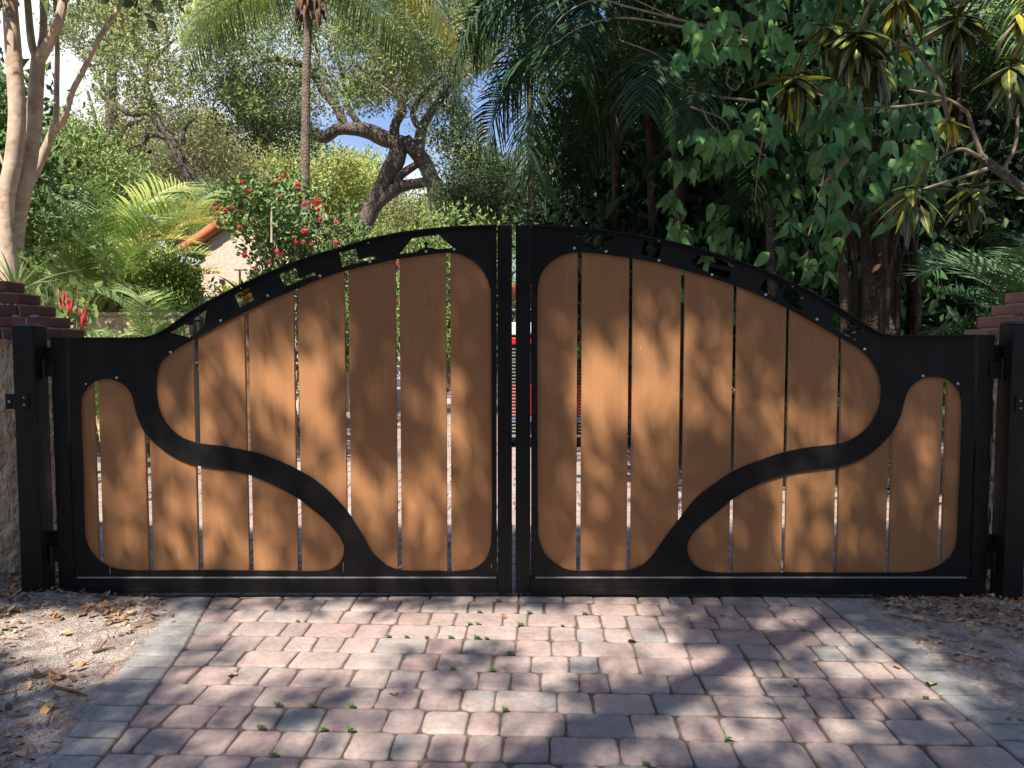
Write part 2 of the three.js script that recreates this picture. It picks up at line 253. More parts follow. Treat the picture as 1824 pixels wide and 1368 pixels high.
// ---------------------------------------------------------------- gate pillars and posts
const Rb = rngOf(21);
function trowelFace(w, h, nx, ny, amp, seed) {                           // rough skip-trowel stucco, really in relief
  const g = new THREE.PlaneGeometry(w, h, nx, ny), p = g.attributes.position;
  for (let i = 0; i < p.count; i++) { const x = p.getX(i), y = p.getY(i); const a = fbm(x * 7 + seed, y * 5, 3, 4), r = smooth(-0.06, 0.10, a) * (0.55 + 0.9 * fbm(x * 16, y * 11 + seed, 7, 3)); p.setZ(i, amp * r); }
  g.computeVertexNormals(); return g;
}
function pillar(label, side, zf, steps, wallX, wallTop, bricks) {
  const o = thing('gate_pillar', label, 'pillar', V(wallX - side * -0.3, 0, zf - 0.25));
  const xi = wallX, xo = wallX + side * 0.75, x0 = Math.min(xi, xo), x1 = Math.max(xi, xo), gs = [box(x0, x1, -0.1, wallTop, zf - 0.12, zf, 0.01)];
  const f = trowelFace(0.75, wallTop + 0.1, 60, 110, 0.022, side); f.translate((x0 + x1) / 2, (wallTop - 0.1) / 2, zf - 0.002); gs.push(f);
  const s = trowelFace(0.12, wallTop + 0.1, 10, 110, 0.016, side + 5); s.rotateY(-side * Math.PI / 2); s.translate(xi + side * 0.002, (wallTop - 0.1) / 2, zf - 0.06); gs.push(s);
  part('stucco_shaft', merge(gs), M.stucco, o);
  steps.forEach(([x, y0, y1, zo], k) => {                                // stepped courses of the brick cap
    const mort = []; let u = x, n = 0;
    for (; n < 5; n++) {
      const l = n === 0 ? 0.07 + 0.10 * Rb() : 0.19 + 0.02 * Rb(), a = u, b = u + side * l, jy = (Rb() - 0.5) * 0.006;
      part('brick', box(Math.min(a, b) + 0.005, Math.max(a, b) - 0.005, y0 + 0.005 + jy, y1 - 0.004 + jy, zf - 0.16 + zo * 0.3, zf + 0.05 - zo + (Rb() - 0.5) * 0.008, 0.008), bricks[Math.floor(Rb() * 3)], o);
      u = b;
    }
    mort.push(box(Math.min(x, u) + 0.012, Math.max(x, u) - 0.012, y0 - 0.006, y1 - 0.007, zf - 0.15 + zo * 0.3, zf + 0.042 - zo, 0.004));
    for (let i = 0; i < 9; i++) { const r = 0.005 + 0.007 * Rb(), g = new THREE.IcosahedronGeometry(r, 1); g.scale(1.6, 0.8, 0.8); g.translate(x + side * Rb() * 0.5, y0 + 0.002, zf + 0.047 - zo); mort.push(g); }
    part('mortar', merge(mort), M.mortar, o);
  });
  return o;
}
{
  const zl = -0.22, bx = (px, py, z) => at(px, py, z);
  const st = [[110, 607, 585], [88, 584, 564], [64, 562, 543], [38, 541, 521], [13, 520, 499]].map(([x, yb, yt], k) => { const z = zl + 0.05 - k * 0.012; return [bx(x, yt, z).x, bx(x, yb, z).y, bx(x, yt, z).y, k * 0.012]; });
  for (let k = 1; k < st.length; k++) st[k][1] = st[k - 1][2];
  pillar('brown stucco gate pillar with dark stepped brick cap behind the left gate post', -1, zl, st, at(101, 800, zl).x, st[0][1] + 0.002, M.brick);
  const zr = -0.16, sr = [[1760, 604, 585], [1782, 583, 561], [1804, 560, 540], [1826, 539, 518]].map(([x, yb, yt], k) => { const z = zr + 0.05 - k * 0.012; return [bx(x, yt, z).x, bx(x, yb, z).y, bx(x, yt, z).y, k * 0.012]; });
  for (let k = 1; k < sr.length; k++) sr[k][1] = sr[k - 1][2];
  pillar('pale stucco gate pillar with orange brown stepped brick cap behind the right gate post', 1, zr, sr, at(1765, 800, zr).x, sr[0][1] + 0.002, M.brickPale);
}
function post(label, x0, x1, yTop, yBot, z) {
  const o = thing('gate_post', label, 'gate post', V((x0 + x1) / 2, yBot, z - 0.05));
  part('post', box(x0, x1, yBot - 0.1, yTop - 0.012, z - (x1 - x0), z, 0.004), M.black, o);
  const w = x1 - x0, cap = new THREE.CylinderGeometry(w * 0.40, w * 0.735, 0.014, 4, 1).rotateY(Math.PI / 4).translate((x0 + x1) / 2, yTop - 0.004, z - w / 2);
  part('cap', cap, M.black, o);
  return o;
}
const PZ = 0.06;
const lp = post('black square steel gate post left of the gate', at(26, 700, PZ).x - 0.004, at(26, 700, PZ).x + 0.1016, at(45, 577, PZ).y, at(60, 1058, PZ).y, PZ);
const rx = at(1800, 700, PZ).x, rp = post('black square steel gate post right of the gate, scuffed', rx, rx + 0.1016, at(1800, 573, PZ).y, at(1800, 1082, PZ).y, PZ);
function bolts(parent, list, z, r, mat = M.steel) { for (const [px, py] of list) { const g = new THREE.CylinderGeometry(r * 0.8, r, r * 0.9, 6).rotateX(Math.PI / 2), p = at(px, py, z); g.translate(p.x, p.y, p.z + r * 0.4); part('bolt', g, mat, parent); } }
{ // brackets that tie the posts to the pillars
  const b0 = at(7, 702, PZ), b1 = at(26, 729, PZ), c1 = at(52, 727, PZ);
  const br = part('bracket', merge([box(b1.x, c1.x, b1.y, b0.y, PZ, PZ + 0.005), box(b0.x, b1.x + 0.004, b1.y, b0.y, PZ - 0.02, PZ - 0.006), box(b1.x - 0.006, b1.x - 0.0005, b1.y, b0.y, PZ - 0.012, PZ + 0.004)]), M.black, lp);
  bolts(lp, [[43, 708], [44, 721]], PZ + 0.005, 0.0065); bolts(lp, [[18, 715]], PZ - 0.006, 0.0095);
  part('bracket_stud', box(b0.x + 0.01, b0.x + 0.035, b1.y + 0.02, b0.y - 0.02, -0.23, PZ - 0.02), M.blackFlat, lp);
  const d0 = at(1809, 704, PZ), d1 = at(1836, 736, PZ);
  part('bracket', box(d0.x, d1.x, d1.y, d0.y, PZ, PZ + 0.005), M.black, rp);
  bolts(rp, [[1817, 714], [1817.5, 727]], PZ + 0.005, 0.0065);
}

// ---------------------------------------------------------------- the gate
const spline = (pts, closed, n, z) => new THREE.CatmullRomCurve3(pts.map(([x, y]) => at(x, y, z)), closed, 'centripetal').getPoints(n).map((p) => new THREE.Vector2(p.x, p.y));
const flat = (pts, z) => pts.map(([x, y]) => { const p = at(x, y, z); return new THREE.Vector2(p.x, p.y); });
const crop = (s, x0, y0, pts) => pts.map(([x, y]) => [x0 + s * x, y0 + s * y]);
function slab(outline, holes, z, depth, bevel = 0.0012) {                // front face at z
  const sh = new THREE.Shape(outline); holes.forEach((h) => sh.holes.push(new THREE.Path(h)));
  return new THREE.ExtrudeGeometry(sh, { depth: depth - 2 * bevel, bevelEnabled: true, bevelThickness: bevel, bevelSize: bevel, bevelOffset: -bevel, bevelSegments: 1, curveSegments: 1 }).translate(0, 0, z - depth + bevel);
}
const gateL = {
  label: 'left gate leaf of brown boards in a black cut steel frame', stile: [97, 123.5, 600, 1054], inner: [886, 912, 401, 1058], rail: [123.5, 886, 1030, 1056.5],
  top: [[124.5, 601], [200, 601.5], [248, 601], [270, 598], [290, 589], [340, 555], [401, 521], [476, 486], [560, 454], [600, 443], [656, 426], [703, 416], [736, 411], [800, 404.5], [850, 402], [885, 401]],
  big: [[277, 690], [280, 661], [289, 641], [304, 629], [322, 616], [343, 605], [395, 576], [433, 557], [480, 534], [522, 517], [560, 500], [613, 482], [660, 471], [705, 461.5], [759, 453.5], [794, 450], [818, 452], [845, 466], [865, 489], [873.5, 515], [875, 545], [876, 750], [876, 945], [874, 973], [865, 997], [847, 1012], [826, 1017], [770, 1017.5], [718, 1016.5], [690, 1008], [665, 986], [644, 951], [618, 911], [575, 866], [530, 837], [480, 815], [439, 803], [395, 795], [347, 788], [318, 776], [300, 759], [286, 737], [279, 714]],
  small: [[143, 720], [145, 706], [151, 695], [160, 685], [175, 677], [191, 674.5], [205, 677.5], [224, 688], [235, 704], [240, 725], [246, 745], [258, 770], [282, 794], [313, 815], [347, 828], [390, 835], [435, 843], [480, 860], [530, 887], [557, 907], [580, 926], [605, 956], [613, 975], [609, 996], [594, 1012], [575, 1017], [500, 1017], [350, 1016], [218, 1015.5], [197, 1011], [178, 1000], [160, 981], [152, 962], [149.5, 930], [147, 830]],
  letters: [
    crop(0.1645, 280, 390, [[140, 1230], [290, 1138], [384, 1150], [388, 1075], [535, 980], [510, 1150], [430, 1235], [350, 1287]]),
    crop(0.1645, 280, 390, [[828, 822], [990, 740], [1055, 878], [890, 962]]),
    crop(0.1645, 280, 390, [[1318, 597], [1497, 525], [1528, 590], [1538, 638], [1700, 572], [1722, 605], [1530, 680], [1375, 738]]),
    crop(0.1645, 560, 390, [[262, 362], [447, 320], [480, 435], [655, 395], [662, 432], [300, 525]]),
    crop(0.1645, 560, 390, [[915, 382], [1060, 203], [1345, 167], [1510, 318], [1320, 328], [1290, 318], [1222, 310], [1218, 280], [1242, 270], [1205, 240], [1176, 275], [1204, 276], [1198, 312], [1130, 335], [1108, 362]]),
  ],
  gaps: [[165, 690, 174.5], [258, 780, 266.5], [344, 620, 352.5], [434.5, 560, 442.5], [522, 520, 530], [612.6, 487, 620], [704, 465, 711], [794, 452, 801.5]], ends: [136, 884],
  topOf: [[136, 730], [146, 700], [160, 680], [190, 670], [225, 684], [258, 720], [262, 660], [280, 640], [303, 622], [347, 598], [395, 572], [433, 553], [522, 513], [613, 478], [705, 458], [759, 449.5], [794, 447], [884, 447]],
  screws: [[304, 627.5], [393, 571], [477, 526.5], [570, 491.5], [659, 466], [759, 448], [809, 444], [208, 673]], tiny: [[429, 513], [656, 432], [885.5, 402.5], [153, 684]],
  hinges: [[[77, 96.5, 618.5, 644], [70.5, 95, 644.5, 671]], [[90, 109, 947, 974], [85, 108, 974.5, 1001]]],
};
const gateR = {
  label: 'right gate leaf of brown boards in a black cut steel frame', stile: [1737, 1764, 596, 1063], inner: [918.5, 945, 401, 1057], rail: [945, 1737, 1030, 1059],
  top: [[946, 401], [980, 402], [1025, 405], [1067, 408], [1100, 413], [1144.5, 420], [1213.6, 434], [1280, 453], [1346, 475], [1415, 506], [1436, 515], [1493, 547], [1540, 577], [1564, 591], [1587, 597], [1640, 597.5], [1690, 597], [1736, 596.5]],
  big: [[957, 530], [958, 510], [963, 490], [974, 473], [993, 458], [1012, 451], [1028, 449], [1060, 450.5], [1122, 459], [1170, 467.5], [1214, 479], [1280, 498], [1307, 507], [1352, 525], [1402, 548], [1454, 576], [1495, 600], [1523, 615], [1543, 631], [1557, 648], [1567, 670], [1571, 693], [1567, 722], [1555, 749], [1537, 770], [1512, 786], [1487, 792], [1449, 796], [1401, 805], [1357, 819], [1309, 839], [1272, 863], [1240, 888], [1218, 915], [1183, 961], [1164, 988], [1144, 1007], [1124, 1015], [1100, 1017], [1060, 1017], [1015, 1016], [991, 1006], [970, 986], [959.5, 957], [958, 930], [957, 750]],
  small: [[1614, 705], [1622, 689], [1642, 674.5], [1662, 671], [1680, 673], [1697, 681], [1709, 696], [1714.5, 718], [1713, 800], [1708, 920], [1706, 960], [1703, 976], [1693, 992], [1676, 1006], [1653, 1016], [1622, 1020], [1560, 1020.5], [1400, 1020], [1262, 1018.5], [1241, 1010], [1227, 992], [1224, 974], [1230, 956], [1248, 935], [1276, 913], [1306, 888], [1347, 864], [1401, 845], [1449, 837], [1490, 832], [1517, 825], [1544, 812], [1571, 790], [1591.5, 766], [1604, 740], [1610, 719]],
  letters: [
    crop(0.1645, 980, 390, [[290, 140], [700, 180], [690, 250], [588, 240], [572, 330], [368, 315], [378, 222], [272, 212]]),
    crop(0.1645, 980, 390, [[1015, 230], [1220, 272], [1175, 435], [980, 385]]),
    [[1309, 475.5], [1298, 467], [1280, 460.5], [1262, 456], [1246, 455], [1236, 457], [1231, 462], [1234, 468], [1243, 475], [1255, 482], [1268, 488], [1283, 493], [1299, 497], [1305, 484.5], [1288, 480.5], [1270, 476.5], [1263, 472.5], [1270, 469], [1290, 474]],
    crop(0.1645, 1280, 430, [[510, 385], [705, 478], [612, 610], [440, 515]]),
    crop(0.1645, 1280, 430, [[700, 545], [735, 500], [850, 540], [925, 605], [925, 635], [880, 640], [865, 665], [915, 720], [895, 742], [775, 690], [705, 630]]),
    crop(0.1645, 1280, 430, [[1255, 765], [1590, 955], [1570, 988], [1410, 905], [1392, 930], [1500, 985], [1482, 1008], [1365, 945], [1350, 985], [1515, 1060], [1495, 1088], [1195, 915]]),
  ],
  gaps: [[1029, 460, 1037], [1121, 470, 1128], [1213.5, 490, 1221], [1307, 525, 1314], [1401, 560, 1408], [1494.5, 610, 1501.5], [1583, 800, 1590.5], [1680.5, 690, 1688.5]], ends: [948, 1722],
  topOf: [[948, 446], [1028, 446], [1060, 447], [1122, 455.5], [1214, 475], [1307, 503], [1402, 543], [1454, 571], [1495, 595], [1543, 625], [1570, 655], [1590, 700], [1612, 690], [1640, 669], [1662, 666], [1680, 668], [1700, 678], [1722, 705]],
  screws: [[1023, 442], [1079.5, 448], [1174, 464], [1268, 489.5], [1363.6, 525], [1455, 569], [1540, 622], [1644, 670], [1706, 683.6]], tiny: [[945, 403], [1174, 429], [1412, 510]],
  hinges: [[[1765, 1785, 615, 643], [1764, 1797, 643.5, 674]], [[1752, 1772, 954, 984], [1755, 1778.6, 984.6, 1014.5]]],
};
const tube = (r, z0, z1) => { const [xa, xb, ya, yb] = r, m = (ya + yb) / 2, a = at(xa, m, z1), b = at(xb, m, z1); return box(a.x, b.x, at(xa, yb, z1).y, at(xa, ya, z1).y, z0, z1, 0.003); };
let boardN = 0;
for (const g of [gateL, gateR]) {
  const side = g === gateL ? -1 : 1, ZP = -0.004;
  const o = thing('gate_leaf', g.label, 'gate leaf', V(at(g.stile[side < 0 ? 0 : 1], 1000, 0).x, 0, 0));
  part('stile', tube(g.stile, -0.062, 0.003), M.black, o); part('stile', tube(g.inner, -0.062, 0.003), M.black, o);
  part('bottom_rail', tube(g.rail, -0.062, 0.007), M.black, o);
  const topC = spline(g.top, false, 150, ZP), [bl, brt] = side < 0 ? [[124.5, 1028.5], [885, 1028.5]] : [[946, 1028.5], [1736, 1029]];
  const plate = slab([...topC, ...flat([brt, bl], ZP)], [spline(g.big, true, 260, ZP), spline(g.small, true, 220, ZP), ...g.letters.map((l) => flat(l, ZP))], ZP, 0.006);
  part('cut_plate', plate, M.black, o);
  // the lip that follows the top edge
  const lipTop = spline(g.top, false, 150, 0), lipLow = lipTop.map((p, i) => { const a = lipTop[Math.max(0, i - 1)], b = lipTop[Math.min(lipTop.length - 1, i + 1)], l = a.distanceTo(b); return new THREE.Vector2(p.x + (b.y - a.y) / l * 0.0065, p.y - (b.x - a.x) / l * 0.0065); });
  part('top_lip', slab([...lipTop.map((p) => new THREE.Vector2(p.x, p.y + 0.002)), ...lipLow.reverse()], [], 0.009, 0.055, 0.001), M.black, o);
  // boards, each cut to the arch
  const ZB = -0.0135, xs = [[g.ends[0], 800], ...g.gaps.flatMap(([a, y, b]) => [[a, y], [b, y]]), [g.ends[1], 800]].map(([x, y]) => at(x, y, ZB).x);
  const topY = g.topOf.map(([x, y]) => { const p = at(x, y, ZB); return [p.x, p.y]; }), low = at(900, 1025, ZB).y;
  for (let k = 0; k < xs.length; k += 2) {
    const a = xs[k], b = xs[k + 1], up = []; for (let i = 0; i <= 14; i++) { const x = lerp(a, b, i / 14); up.push(new THREE.Vector2(x, lin(x, topY))); }
    const gg = slab([new THREE.Vector2(a, low), new THREE.Vector2(b, low), ...up.reverse()], [], ZB, 0.023, 0.0022), uv = gg.attributes.uv, off = (boardN++) * 0.37;
    for (let i = 0; i < uv.count; i++) uv.setXY(i, uv.getX(i) + off, uv.getY(i) + off * 1.7);
    part('board', gg, M.board[boardN % 3], o);
  }
  for (const [list, r] of [[g.screws, 0.0075], [g.tiny, 0.0048]]) for (const [x, y] of list) { const p = at(x, y, ZP), s = new THREE.SphereGeometry(r, 10, 6, 0, Math.PI * 2, 0, Math.PI / 2).rotateX(Math.PI / 2).scale(1, 1, 0.7).translate(p.x, p.y, p.z + 0.0005); part('screw', s, M.steel, o); }
  for (const [up, dn] of g.hinges) {
    const h = part('hinge', tube(up, -0.045, -0.005), M.black, o), c = (dn[0] + dn[1]) / 2, pa = at(c, dn[2] - 6, -0.02), pb = at(c, dn[3] + 4, -0.02);
    part('hinge_barrel', merge([tube(dn, -0.05, 0.012), new THREE.CylinderGeometry(0.011, 0.011, pa.y - pb.y, 12).translate(pa.x, (pa.y + pb.y) / 2, 0.008)]), M.black, h);
  }
  { const a = at(side < 0 ? 137 : 953, 1029, 0.005), b = at(side < 0 ? 884 : 1722, 1029.5, 0.005); part('ledge_bright_line', box(a.x, b.x, a.y - 0.0035, a.y + 0.0028, -0.003, 0.0055, 0.001), M.ledgeBright, o); }  // added strip; its pale colour stands for the bright sunlit ledge line
  const scuffs = side < 0 ? [[756.5, 515, 541, ZB], [757.6, 549, 556, ZB], [762, 628, 643, ZB], [319, 978, 996, ZB], [886.5, 958, 966, 0.003], [887, 975, 983, 0.003], [886, 994, 1002, 0.003], [875, 1005, 1012, ZP], [196, 1008, 1024, ZP], [611, 1002, 1018, ZP]] : [[1137, 603, 606, ZB], [1141, 617, 622, ZB], [1268, 612, 616, ZB], [946, 957, 963, 0.003], [1010, 489, 500, ZB], [1692, 990, 993, ZP], [1233, 1008, 1011, ZB]];
  for (const [x, y0, y1, z] of scuffs) { const a = at(x, y1, z), b = at(x + 0.9, y0, z); part('scuff', box(a.x, a.x + 0.0016, a.y, b.y, z - 0.002, z + 0.0007, 0.0003), M.chip, o); }
  if (side > 0) { const p = at(934, 1064, -0.03); part('drop_rod', new THREE.CylinderGeometry(0.008, 0.008, 0.09, 10).translate(p.x, 0.035, -0.03), M.blackFlat, o); }
}

// ---------------------------------------------------------------- building plants
function taper(pts, radii, segs, rad = 9, rough = 0.12, seed = 1) {      // a limb: a bent, uneven, tapering tube
  const c = new THREE.CatmullRomCurve3(pts, false, 'centripetal'), fr = c.computeFrenetFrames(segs, false), pos = [], uv = [], idx = [], len = c.getLength();
  for (let i = 0; i <= segs; i++) {
    const t = i / segs, p = c.getPointAt(t), f = t * (radii.length - 1), k = Math.min(radii.length - 2, Math.floor(f)), r = lerp(radii[k], radii[k + 1], f - k);
    for (let j = 0; j <= rad; j++) {
      const a = (j % rad) / rad * Math.PI * 2, n = fr.normals[i].clone().multiplyScalar(Math.cos(a)).addScaledVector(fr.binormals[i], Math.sin(a));
      const rr = r * (1 + rough * 2 * fbm(n.x * 1.3 + seed, n.y * 1.3 + t * len * 0.9, n.z * 1.3, 3));
      pos.push(p.x + n.x * rr, p.y + n.y * rr, p.z + n.z * rr); uv.push(j / rad * Math.max(0.3, r * 6.28), t * len);
    }
  }
  for (let i = 0; i < segs; i++) for (let j = 0; j < rad; j++) { const a = i * (rad + 1) + j, b = a + 1, d = a + rad + 1, e = d + 1; idx.push(a, b, d, b, e, d); }
  const g = new THREE.BufferGeometry(); g.setAttribute('position', new THREE.Float32BufferAttribute(pos, 3)); g.setAttribute('uv', new THREE.Float32BufferAttribute(uv, 2)); g.setIndex(idx); g.computeVertexNormals(); return g;
}
const limbPx = (pts, dist, r0, r1, o = {}) => taper(pts.map(([x, y, dd = 0]) => A(x, y, dist + dd)), o.radii || [r0, r1], o.segs || pts.length * 5, o.rad || 8, o.rough ?? 0.14, o.seed || pts[0][0]);
function leafGeo(L, W, { fold = 0.25, curl = 0.15, seg = 4, tip = 0.55 } = {}) {   // a blade along +y that faces +z
  const pos = [], idx = [], uv = [];
  for (let i = 0; i <= seg; i++) {
    const t = i / seg, w = W / 2 * Math.pow(Math.sin(Math.PI * Math.pow(t, tip + 0.25)), 0.85) * (i === seg ? 0 : 1) + (i === 0 ? W * 0.05 : 0), z = -curl * L * t * t, y = L * t * (1 - 0.12 * curl * t);
    pos.push(-w, y, z + fold * w, 0, y, z, w, y, z + fold * w); uv.push(0, t, 0.5, t, 1, t);
  }
  for (let i = 0; i < seg; i++) for (let k = 0; k < 2; k++) { const a = i * 3 + k; idx.push(a, a + 1, a + 3, a + 1, a + 4, a + 3); }
  const g = new THREE.BufferGeometry(); g.setAttribute('position', new THREE.Float32BufferAttribute(pos, 3)); g.setAttribute('uv', new THREE.Float32BufferAttribute(uv, 2)); g.setIndex(idx); g.computeVertexNormals(); return g;
}
function sprig(n, L, W, R, seed, up = 0.3, woody = true) {               // a twig end with n small leaves in a ball of radius R
  const r = rngOf(seed), pos = [], idx = [];
  for (let k = 0; k < n; k++) {
    const d = V(r() * 2 - 1, r() * 2 - 1, r() * 2 - 1).normalize(), p = d.clone().multiplyScalar(R * Math.cbrt(r())), out = d.multiplyScalar(0.6).add(V(r() - 0.5, r() - 0.5 + up, r() - 0.5)).normalize();
    const s = V(r() - 0.5, (r() - 0.5) * 0.5, r() - 0.5).cross(out).normalize(), nn = s.clone().cross(out), l = L * (0.7 + 0.6 * r()), w = W * (0.7 + 0.6 * r()) / 2, a = pos.length / 3;
    const q = (t, x, z) => { const v = p.clone().addScaledVector(out, l * t).addScaledVector(s, x).addScaledVector(nn, z); pos.push(v.x, v.y, v.z); };
    q(0, 0, 0); q(0.45, w, w * 0.3); q(1, 0, -l * 0.1); q(0.45, -w, w * 0.3);
    idx.push(a, a + 1, a + 2, a, a + 2, a + 3);
    if (woody && k % 3 === 0) { const b = pos.length / 3, e = R * 0.012; pos.push(-e, -R * 0.2, 0, e, -R * 0.2, 0, p.x, p.y, p.z); idx.push(b, b + 1, b + 2); }
  }
  const g = new THREE.BufferGeometry(); g.setAttribute('position', new THREE.Float32BufferAttribute(pos, 3)); g.setAttribute('uv', new THREE.Float32BufferAttribute(new Array(pos.length / 3 * 2).fill(0.5), 2)); g.setIndex(idx); return g;
}
function frondGeo({ len = 2, arch = 1.2, elev = 0.9, n = 46, leaf = 0.45, w = 0.028, droop = 0.5, vee = 0.35, sweep = 0.9, seed = 1, stalk = 0.18, rib = 0.012, ragged = 0.1 }) {   // grows out along +x and arches over
  const r = rngOf(seed), pos = [], idx = [], N = 40, sp = []; let x = 0, y = 0;
  for (let i = 0; i <= N; i++) { const a = elev - arch * Math.pow(i / N, 1.3); sp.push([x, y, a]); x += Math.cos(a) * len / N; y += Math.sin(a) * len / N; }
  const S = (t) => { const f = clamp(t) * N, i = Math.min(N - 1, Math.floor(f)), u = f - i; return [lerp(sp[i][0], sp[i + 1][0], u), lerp(sp[i][1], sp[i + 1][1], u), sp[i][2]]; };
  for (let i = 0; i < 14; i++) for (let k = 0; k < 3; k++) { const b = pos.length / 3, [x0, y0] = S(i / 14), [x1, y1] = S((i + 1) / 14), ra = rib * (1.25 - i / 14), rb = rib * (1.25 - (i + 1) / 14), c = (q) => [Math.cos(q * 2.094 + 0.5), Math.sin(q * 2.094 + 0.5)], [c0, s0] = c(k), [c1, s1] = c(k + 1); pos.push(x0, y0 + ra * c0, ra * s0, x0, y0 + ra * c1, ra * s1, x1, y1 + rb * c0, rb * s0, x1, y1 + rb * c1, rb * s1); idx.push(b, b + 1, b + 2, b + 1, b + 3, b + 2); }
  for (let i = 0; i < n; i++) for (const s of [-1, 1]) {
    if (r() < ragged * 0.5) continue;
    const t = stalk + (1 - stalk) * (i + 0.5 + (r() - 0.5) * 0.5) / n, [px, py, a] = S(t), l = leaf * (0.35 + 0.75 * Math.pow(Math.sin(Math.PI * clamp(0.12 + 0.80 * (t - stalk) / (1 - stalk))), 0.7)) * (0.85 + 0.3 * r());
    const sw = sweep + 0.5 * (t - 0.5) + (r() - 0.5) * 0.18, f = [Math.cos(a), Math.sin(a)], up = [-Math.sin(a), Math.cos(a)], v = vee + (r() - 0.5) * 0.3;
    let d = V(f[0] * Math.sin(sw) * 0.8 + up[0] * v, f[1] * Math.sin(sw) * 0.8 + up[1] * v, s * Math.cos(sw * 0.55)).normalize(), p = V(px, py, 0); const wd = V(f[0], f[1], 0).multiplyScalar(w * 0.5), b = pos.length / 3, dr = droop * (0.7 + 0.6 * r());
    for (let k = 0; k < 4; k++) { const ww = [0.5, 1, 0.75, 0.06][k]; pos.push(p.x - wd.x * ww, p.y - wd.y * ww, p.z, p.x + wd.x * ww, p.y + wd.y * ww, p.z); p = p.clone().addScaledVector(d, l / 3); d = d.clone().add(V(0, -dr, 0)).normalize(); }
    for (let k = 0; k < 3; k++) { const q = b + k * 2; idx.push(q, q + 1, q + 2, q + 1, q + 3, q + 2); }
  }
  const g = new THREE.BufferGeometry(); g.setAttribute('position', new THREE.Float32BufferAttribute(pos, 3)); g.setAttribute('uv', new THREE.Float32BufferAttribute(new Array(pos.length / 3 * 2).fill(0.5), 2)); g.setIndex(idx); g.computeVertexNormals(); return g;
}
const UP = V(0, 1, 0), tmpM = new THREE.Matrix4();
function pose(p, r, s, tilt = 1) { const e = new THREE.Euler((r() - 0.5) * tilt, r() * 6.283, (r() - 0.5) * tilt); return new THREE.Matrix4().compose(p, new THREE.Quaternion().setFromEuler(e), V(s, s, s)); }
const tint = (c, r, v = 0.25, yel = 0.15) => { const k = 1 + (r() - 0.5) * 2 * v, y = (r() - 0.35) * yel; return rgb(c[0] * k * (1 + y * 1.5), c[1] * k * (1 + y * 0.3), c[2] * k * (1 - y)); };
const inPoly = (x, y, p) => { let c = false; for (let i = 0, j = p.length - 1; i < p.length; j = i++) if ((p[i][1] > y) !== (p[j][1] > y) && x < (p[j][0] - p[i][0]) * (y - p[i][1]) / (p[j][1] - p[i][1]) + p[i][0]) c = !c; return c; };
// a crown: clumps scattered through a volume, leaves crowded in each clump and thin between them
function crownPts({ poly, dist, depth, clumps, rad, per, seed, holes = [], flat = 0.75 }) {
  const r = rngOf(seed), xs = poly.map((p) => p[0]), ys = poly.map((p) => p[1]), [x0, x1, y0, y1] = [Math.min(...xs), Math.max(...xs), Math.min(...ys), Math.max(...ys)], out = [];
  for (let c = 0, guard = 0; c < clumps && guard < clumps * 60; guard++) {
    const px = lerp(x0, x1, r()), py = lerp(y0, y1, r());
    if (!inPoly(px, py, poly)) continue;
    const ce = A(px, py, dist + (r() - 0.5) * depth), R = rad * (0.55 + 0.9 * r()); c++;
    for (let k = 0; k < per; k++) {
      const d = V(r() * 2 - 1, r() * 2 - 1, r() * 2 - 1).normalize().multiplyScalar(R * Math.pow(r(), 0.45)); d.y *= flat;
      const p = ce.clone().add(d), [qx, qy] = toPx(p);
      if (holes.some(([hx, hy, hr, hs = hr]) => ((qx - hx) / hr) ** 2 + ((qy - hy) / hs) ** 2 < 0.6 + 0.6 * r())) continue;
      out.push(p);
    }
  }
  return out;
}
function crown(parent, o, sp, color, scale, seed, v = 0.28, yel = 0.25, mat = whiteMatt) {
  const r = rngOf(seed), pts = crownPts({ seed: seed + 7, ...o }), list = [], col = [];
  for (const p of pts) { list.push(pose(p.sub(parent.position), r, scale * (0.7 + 0.6 * r()), 1.6)); col.push(tint(color, r, v, yel)); }
  return copies('crown', sp, mat, list, parent, col);
}
const SP = { oak: [sprig(22, 0.085, 0.036, 0.26, 1), sprig(22, 0.085, 0.036, 0.26, 2)], fine: sprig(30, 0.10, 0.040, 0.34, 3), shrub: sprig(12, 0.11, 0.055, 0.2, 4), big: sprig(9, 0.19, 0.085, 0.28, 5, 0.1), far: sprig(26, 0.17, 0.08, 0.55, 6), hib: sprig(9, 0.075, 0.052, 0.13, 8), small: sprig(16, 0.045, 0.020, 0.13, 9) };
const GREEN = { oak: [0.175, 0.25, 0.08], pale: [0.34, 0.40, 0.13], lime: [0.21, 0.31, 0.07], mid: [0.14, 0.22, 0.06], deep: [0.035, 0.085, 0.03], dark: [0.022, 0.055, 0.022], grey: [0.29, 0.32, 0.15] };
const groundUnder = (p) => V(p.x, groundY(p.x, p.z), p.z);

